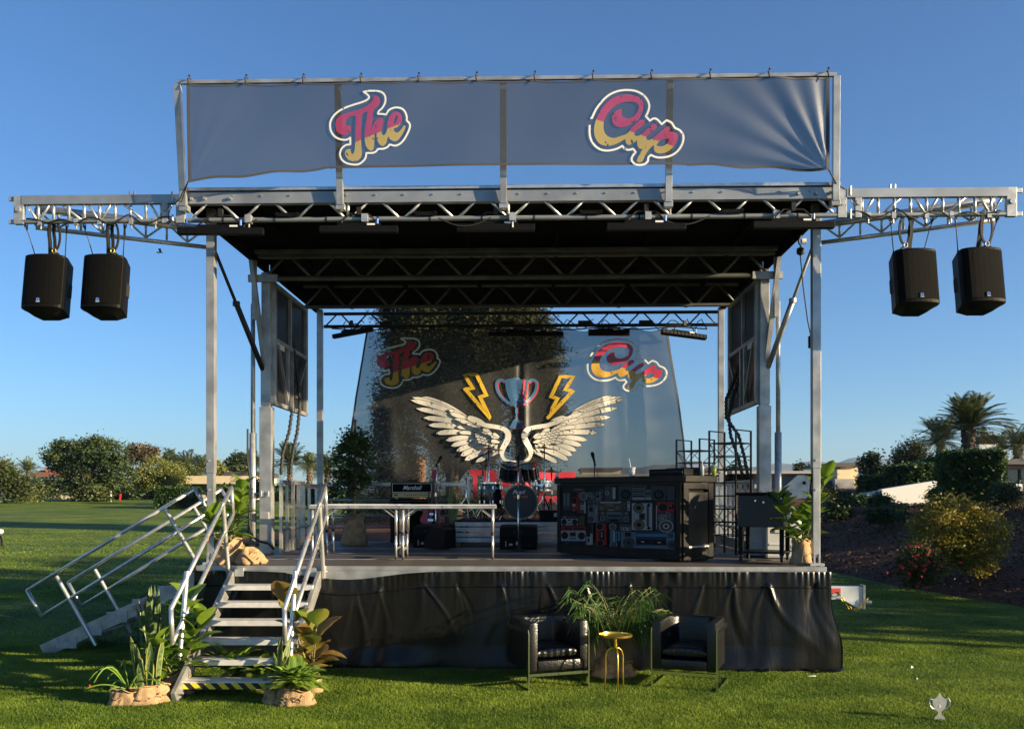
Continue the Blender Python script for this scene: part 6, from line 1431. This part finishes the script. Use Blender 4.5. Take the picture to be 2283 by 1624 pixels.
# far buildings behind / right of stage
def block(t, x0, x1, d0, d1, z0, z1, mt_, name='wall'): return MB().box(((x0+x1)/2, (d0+d1)/2, (z0+z1)/2), (x1-x0, d1-d0, z1-z0)).build(name, mt_, t)
def pxr(a, d): return (a-HX)/F*d
d = 48; t = thing('house', 'cream house with a dark boxy roof seen through the middle of the backdrop', 'house', (0, 0, 0))
block(t, pxr(1262, d), pxr(1490, d), d, d+9, .8, P(0, 1062, d).z, CREAM); block(t, pxr(1255, d), pxr(1500, d), d-.3, d+9.3, P(0, 1062, d).z, P(0, 1056, d).z, GREYW, 'roof')
block(t, pxr(1300, d), pxr(1388, d), d+1, d+3, P(0, 1056, d).z, P(0, 1046, d).z, CREAM, 'roof_block'); block(t, pxr(1297, d), pxr(1391, d), d+.8, d+3.2, P(0, 1046, d).z, P(0, 1041, d).z, DARKR, 'roof_cap')
block(t, pxr(1575, d), pxr(1630, d), d+1, d+3, P(0, 1056, d).z, P(0, 1048, d).z, CREAM, 'roof_block'); block(t, pxr(1572, d), pxr(1633, d), d+.8, d+3.2, P(0, 1048, d).z, P(0, 1042, d).z, DARKR, 'roof_cap')
d = 44; t = thing('house', 'tall tan house block showing through the backdrop left of the wing', 'house', (0, 0, 0)); block(t, pxr(918, d), pxr(936, d), d, d+3, .8, P(0, 1018, d).z, BRICK); block(t, pxr(900, d), pxr(920, d), d+.4, d+3, .8, P(0, 1020, d).z, GREYW, 'wing'); block(t, pxr(898, d), pxr(938, d), d-.1, d+3.1, P(0, 1018, d).z, P(0, 1012, d).z, DARKR, 'roof')
d = 58; t = thing('house', 'long low modern house with flat roofs right of the stage tower', 'house', (0, 0, 0))
zz = lambda y_: P(0, y_, d).z
block(t, pxr(1700, d), pxr(1866, d), d+2, d+10, 1.2, zz(1054), GREYW); block(t, pxr(1640, d), pxr(1872, d), d+1, d+11, zz(1054), zz(1048), GREYW, 'roof')
block(t, pxr(1866, d), pxr(1896, d), d, d+6, 1.2, zz(1046), CREAM, 'wing'); block(t, pxr(1886, d), pxr(1925, d), d+1, d+6, 1.2, zz(1039), CREAM, 'wing'); block(t, pxr(1864, d), pxr(1928, d), d+.6, d+6.4, zz(1039), zz(1030), DARKR, 'roof_cap')
block(t, pxr(1800, d), pxr(1860, d), d+1.4, d+2, zz(1066), zz(1059), CREAM, 'painted_sun_wall'); block(t, pxr(1800, d), pxr(1866, d), d+1.5, d+2, zz(1059), zz(1055), DARKR, 'window')  # cream strip paints the sunlit part of the grey wall
block(t, pxr(1780, d), pxr(1836, d), d-1.5, d+1, 1.0, zz(1072), DARKR, 'carport'); block(t, pxr(1836, d), pxr(1876, d), d-2, d+1, 1.0, zz(1068), GREYW, 'garden_wall'); block(t, pxr(1876, d), pxr(1921, d), d-2, d+1, 1.0, zz(1068), CREAM, 'garden_wall')  # one low wall: grey half paints its shade, cream half its sunlight
# ================================================================ RIGHT SLOPE
d = 30; t = thing('ramp_wall', 'sloping smooth white garden wall on the right bank', 'wall', (0, 0, 0))
pts = [(1965, 1090), (2097, 1069), (2097, 1135), (1965, 1135)]; o = MB(); o.prism([(pxr(a, d), P(0, b, d).z) for a, b in pts], lambda a, b, tt: (a, d+tt, b), 0, .3); o.build('wall', WHITEW, t)
o = MB(); o.prism([(pxr(a, 33), P(0, b, 33).z) for a, b in ((1920, 1100), (1975, 1090), (1975, 1115), (1920, 1115))], lambda a, b, tt: (a, 33+tt, b), 0, .3); o.build('wall_end', WHITEW, t)
hedge('hedge', 'tall dark block of hedge above the white sloping wall', 2159, 27.5, 1.55, P(0, 1010, 27.5).z-GM(pxr(2158, 27.5), 27.5), 1.6, HEDGE, 130, n=16000, leaf=.045, rz=R(-22))
hedge('hedge', 'lower hedge running back behind the tall dark hedge', 2056, 33, 1.9, P(0, 1035, 33).z-GM(pxr(2080, 33), 33), 2.0, HEDGE, 131, n=10000, leaf=.05)
hedge('hedge', 'small sunlit hedge left of the white sloping wall', 1955, 40, 1.5, .75, .8, HEDGE, 132, n=4000, leaf=.045, x=pxr(1955, 40), z=P(0, 1100, 40).z)
t = thing('chimney_tower', 'white square chimney with a black cap behind the palms', 'building', (pxr(2191, 44), 44, 1.5)); MB().box((0, 0, 1.6), (.80, .8, 3.3)).build('shaft', WHITEW, t); MB().box((0, 0, P(0, 982, 44).z-1.5), (.84, .84, .36)).build('cap', M['black'], t)
d = 34; t = thing('house', 'low dark roofed house with tall glass panes at the right edge', 'house', (0, 0, 0)); zz = lambda y_: P(0, y_, d).z
block(t, pxr(2222, d), pxr(2420, d), d, d+6, zz(1045), zz(1035), GREYW, 'fascia'); block(t, pxr(2218, d), pxr(2440, d), d-.5, d+6, zz(1035), zz(1023), DARKR, 'roof'); block(t, pxr(2232, d), pxr(2420, d), d+.4, d+5, 1.2, zz(1045), GLASS, 'window')
for a in (2234, 2254, 2285, 2330): block(t, pxr(a, d)-.03, pxr(a, d)+.03, d+.33, d+.39, 1.2, zz(1045), DARKR, 'mullion')
block(t, pxr(2256, d), pxr(2272, d), d-.2, d+.3, zz(1093), zz(1078), WHITEW, 'lamp_drum')
palm('tall date palm with a wide crown right of centre on the bank', 2158, 958, 40, 102, 140, n=90, trunk_r=.24)
palm('date palm standing behind and left of the tall one', 2096, 985, 50, 78, 141, n=76)
palm('date palm cut off by the right edge of the view', 2268, 1000, 44, 66, 142, n=70)
ptree('willow_tree', 'airy willow with bare limbs left of the palms', 2030, 42, [(2030, 1000, 35, 30), (2005, 1025, 25, 35), (2055, 1030, 28, 35), (2030, 1050, 40, 30)], 330, 34, .16, .05, leafmat('willow_leaf', (.05, .06, .02), (.11, .12, .045), .8, .3), 150, droop=.35, tr=.13, limbs=26)
ptree('pine', 'dark open pine at the left end of the bank', 1945, 50, [(1945, 1020, 10, 12), (1935, 1035, 18, 12), (1950, 1052, 22, 14), (1938, 1068, 20, 10)], 130, 26, .16, .09, PINE, 151, tr=.1)
ptree('tree', 'olive tree behind the white chimney', 2205, 60, [(2205, 995, 35, 28), (2185, 1010, 25, 25)], 220, 28, .2, .1, DK2, 152)
ptree('tree', 'dark leafy tree between the willow and the tall hedge', 2100, 36, [(2100, 1030, 26, 12), (2075, 1042, 26, 14), (2125, 1036, 22, 14)], 220, 28, .14, .07, HEDGE, 153)
ptree('conifer', 'dark conifer behind the shelf towers', 1645, 62, [(1640, 1050, 18, 14), (1655, 1070, 24, 16), (1625, 1072, 16, 14)], 130, 26, .2, .1, PINE, 154)
ptree('conifer', 'small conifer between the tower and the house', 1790, 66, [(1782, 1045, 8, 16), (1785, 1062, 12, 12)], 60, 26, .16, .1, PINE, 155)
bush('large golden green bush on the mulch bank at the right', 2135, 1195, 108, 85, 18.3, BUSHY, 160, n=620, per=34, leaf=.030, cs=.085)
bush('rounded bush with red blossoms in front of the golden bush', 2050, 1262, 50, 46, 17.6, leafmat('rose_leaf', (.05, .06, .015), (.11, .10, .025), 3, .25), 161, n=220, per=30, leaf=.026, cs=.07)
rf_ = np.random.RandomState(9); x, y, z = P(2052, 1258, 17.2); pp = np.array([[x, y, z]])+rf_.normal(size=(34, 3))*np.array([.24, .18, .20])
fl = bpy.data.objects[[o.name for o in bpy.data.objects if o.get('label') == 'rounded bush with red blossoms in front of the golden bush'][0]]
np_mesh('blossom', leaf_np(np.repeat(pp-np.array(fl.location), 6, 0)+rf_.normal(size=(204, 3))*.012, .022, rf_, .8), 4, mat('red_petal', (.55, .02, .04), .5), fl)
for k, (px, py, w_, h, d, mt_, lb) in enumerate(((1850, 1105, 18, 16, 33, DK2, 'grey green shrub directly right of the front stage post'), (1882, 1110, 22, 9, 34, HEDGE, 'dark rounded shrub in front of the low modern house'), (1868, 1135, 30, 20, 28, DK1, 'low dark shrub at the top of the mulch bank'), (1925, 1120, 28, 14, 30, HEDGE, 'dark shrub left of the white sloping wall'), (1962, 1118, 22, 11, 28.5, HEDGE, 'clipped dark shrub in front of the white sloping wall'), (1965, 1148, 36, 14, 25, DK1, 'wide low shrub on the shaded bank'), (2000, 1138, 12, 8, 26, DK1, 'small twiggy shrub below the white sloping wall'), (2092, 1105, 14, 10, 25, HEDGE, 'small shrub at the right end of the white wall'), (2242, 1102, 28, 20, 24, DK2, 'grassy tussock by the glass panes'))): bush(lb, px, py, w_, h, d, mt_, 170+k, n=150, leaf=.038, cs=.09)
# marker posts, bin at the left edge
q = gz(247, 76); t = thing('marker_post', 'thin white marker post on the far lawn', 'post', q); MB().tube((0, 0, 0), (0, 0, .85), .07).build('post', M['white'], t); MB().lathe([(.075, 0), (.075, .06), (0, .08)], 10, (0, 0, .83)).build('post_cap', M['galv'], t)
q = gz(268, 78); t = thing('flag_marker', 'short red and white marker beside the thin white post', 'post', q); MB().box((0, 0, .33), (.16, .05, .6), Matrix.Rotation(R(8), 3, 'Y')).build('flag', M['tape'], t); MB().tube((0, 0, 0), (0, 0, .3), .02).build('post', M['white'], t)
q = on_lawn(-4, 1216); t = thing('padded_post', 'dark padded object with a pale rounded cap at the left edge', 'post', (q.x, q.y, 0)); MB().lathe([(.10, 0), (.13, .08), (.14, .3), (.12, .6), (.09, .72), (0, .75)], 20).build('padding', M['black'], t, smooth=True); MB().lathe([(0, .78), (.13, .79), (.16, .85), (.14, .92), (0, .94)], 20).build('cap', M['white'], t, smooth=True)
# tree belt off to the right that throws the long evening shadows
SHT = (('high', 25, 5.4, 8, 2.2, 6.7, 1.1), ('broad', 27.5, 10.5, 8.6, 2.6, 7.0, 1.3), ('low', 21.5, 9.6, 4.6, 2.5, 2.3, 1.4), ('round', 22.5, 13.8, 4.6, 2.7, 2.1, 1.4), ('full', 24, 19, 6, 3.0, 3.6, 1.9), ('tall', 36, 30, 9, 3.6, 6, 3), ('wide', 48, 42, 10, 5, 6.5, 3.4), ('spreading', 62, 58, 11, 6, 7, 4), ('lofty', 44, 12, 12, 3.2, 10.2, 1.9), ('leafy', 34, 15, 9, 3.2, 7.6, 1.6), ('old', 52, 26, 12, 4, 9.5, 2.4))
for k, (nm, x, y, h, r, cz, rz_2) in enumerate(SHT):
    tree('shade_tree', nm+' shade tree out on the right side of the lawn', (x, y, GM(x, y)), cz, .12, [(0, 0, cz, r, r, rz_2), (r*.5, .5, cz-.2*rz_2, r*.7, r*.7, rz_2*.7)], 150, 18, .22, .15, DK2, 200+k)
# ================================================================ GRASS
rs_ = np.random.RandomState(1)
GR = leafmat('grass_blade', (.065, .12, .011), (.175, .25, .030), 1.4, .35, .6, .25)
def patch(m):
    nt = m.node_tree; b = nt.nodes['Principled BSDF']; tc = nt.nodes.new('ShaderNodeTexCoord'); mp = nt.nodes.new('ShaderNodeMapping'); mp.inputs['Scale'].default_value = (.55, .9, 1); mp.inputs['Rotation'].default_value = (0, 0, .35)
    n = nt.nodes.new('ShaderNodeTexNoise'); n.inputs['Scale'].default_value = .8; n.inputs['Detail'].default_value = 7; n.inputs['Roughness'].default_value = .62; n.inputs['Distortion'].default_value = .8
    lk(nt, tc.outputs['Object'], mp.inputs[0]); lk(nt, mp.outputs[0], n.inputs['Vector']); r = nt.nodes.new('ShaderNodeValToRGB'); e = r.color_ramp.elements
    e[0].position = .36; e[0].color = (.78, .86, .75, 1); e[1].position = .66; e[1].color = (1.36, 1.24, 1.12, 1)
    mx = nt.nodes.new('ShaderNodeMix'); mx.data_type = 'RGBA'; mx.blend_type = 'MULTIPLY'; mx.inputs[0].default_value = 1
    src = b.inputs['Base Color'].links[0].from_socket; lk(nt, src, mx.inputs[6]); lk(nt, n.outputs[0], r.inputs[0]); lk(nt, r.outputs[0], mx.inputs[7]); lk(nt, mx.outputs[2], b.inputs['Base Color'])
    for t in nt.nodes:
        if t.type == 'BSDF_TRANSLUCENT': lk(nt, mx.outputs[2], t.inputs[0])
patch(GR); patch(ML)
def grass(n, y0, y1, hgt, wid, half=.60):
    u = rs_.rand(n); y = (1/(1/y0+(1/y1-1/y0)*u)) ; x = (rs_.rand(n)*2-1)*(half*y); cl = .5+.5*np.sin(x*3.1+np.sin(y*2.3)*2)*np.sin(y*3.7+x)
    z = np.maximum(0, y-14)*.025; a = rs_.rand(n)*6.283; h = hgt*(.5+.8*rs_.rand(n))*(.8+.4*cl); w_ = wid*(.6+.8*rs_.rand(n)); ln = rs_.normal(size=(n, 2))*.5*h[:, None]
    b = np.stack([x, y, z], 1); dx = np.stack([np.cos(a)*w_, np.sin(a)*w_, z*0], 1); t = np.stack([x+ln[:, 0], y+ln[:, 1], z+h], 1)
    return np.stack([b-dx, b+dx, t], 1).reshape(-1, 3)
v = np.concatenate([grass(480000, 6.6, 12.5, .020, .0034), grass(170000, 11, 18, .020, .005), grass(130000, 17, 40, .028, .010, .62)])
v3 = v.reshape(-1, 3, 3); xb_ = np.interp(v3[:, 0, 1], [0, 10, 16, 19, 22.5, 30, 45], [14, 10.4, 8.9, 7.9, 7.2, 4.5, -3]); v = v3[(v3[:, 0, 0] < xb_) & ~((v3[:, 0, 1] > 29) & (v3[:, 0, 0] > -9.8))].reshape(-1, 3)
c = v.reshape(-1, 3, 3).mean(1); q = c-np.array(SO); uu = q@np.array(UA); vv = q@np.array(VA); keep = ~((np.abs(uu) < HW+.12) & (vv > -.12))
np_mesh('grass', v.reshape(-1, 3, 3)[keep].reshape(-1, 3), 3, GR, kind='stuff', label='short mown green grass of the near lawn')

n = 42000; yy = 12+30*rs_.rand(n)**1.3; xx = np.interp(yy, [0, 10, 16, 19, 22.5, 30, 45], [14, 10.4, 8.9, 7.9, 7.2, 4.5, -3])+.15+rs_.rand(n)*14; k_ = xx < .66*yy+2; xx, yy = xx[k_], yy[k_]
zz_ = np.array([GM(a, b) for a, b in zip(xx, yy)])+.02+.02*rs_.rand(len(xx))
np_mesh('mulch_chips', leaf_np(np.stack([xx, yy, zz_], 1), .045, rs_, .35, .5, .6), 4, mat('bark_chip', (.040, .024, .016), .85, c2=(.11, .068, .045), ns=9, nd=2, spec=.1), kind='stuff', label='reddish brown bark chips covering the bank')

# evening air between here and the mountains
hz = bpy.data.materials.new('evening_haze'); hz.use_nodes = True; nt = hz.node_tree; nt.nodes.clear()
pv = nt.nodes.new('ShaderNodeVolumePrincipled'); pv.inputs['Color'].default_value = (.50, .72, 1, 1); pv.inputs['Density'].default_value = .00011; pv.inputs['Anisotropy'].default_value = .2
oo = nt.nodes.new('ShaderNodeOutputMaterial'); lk(nt, pv.outputs[0], oo.inputs['Volume'])
MB().box((0, 1900, 110), (9000, 4000, 226)).build('haze', hz, kind='stuff', label='thin evening air that pales the far hills')
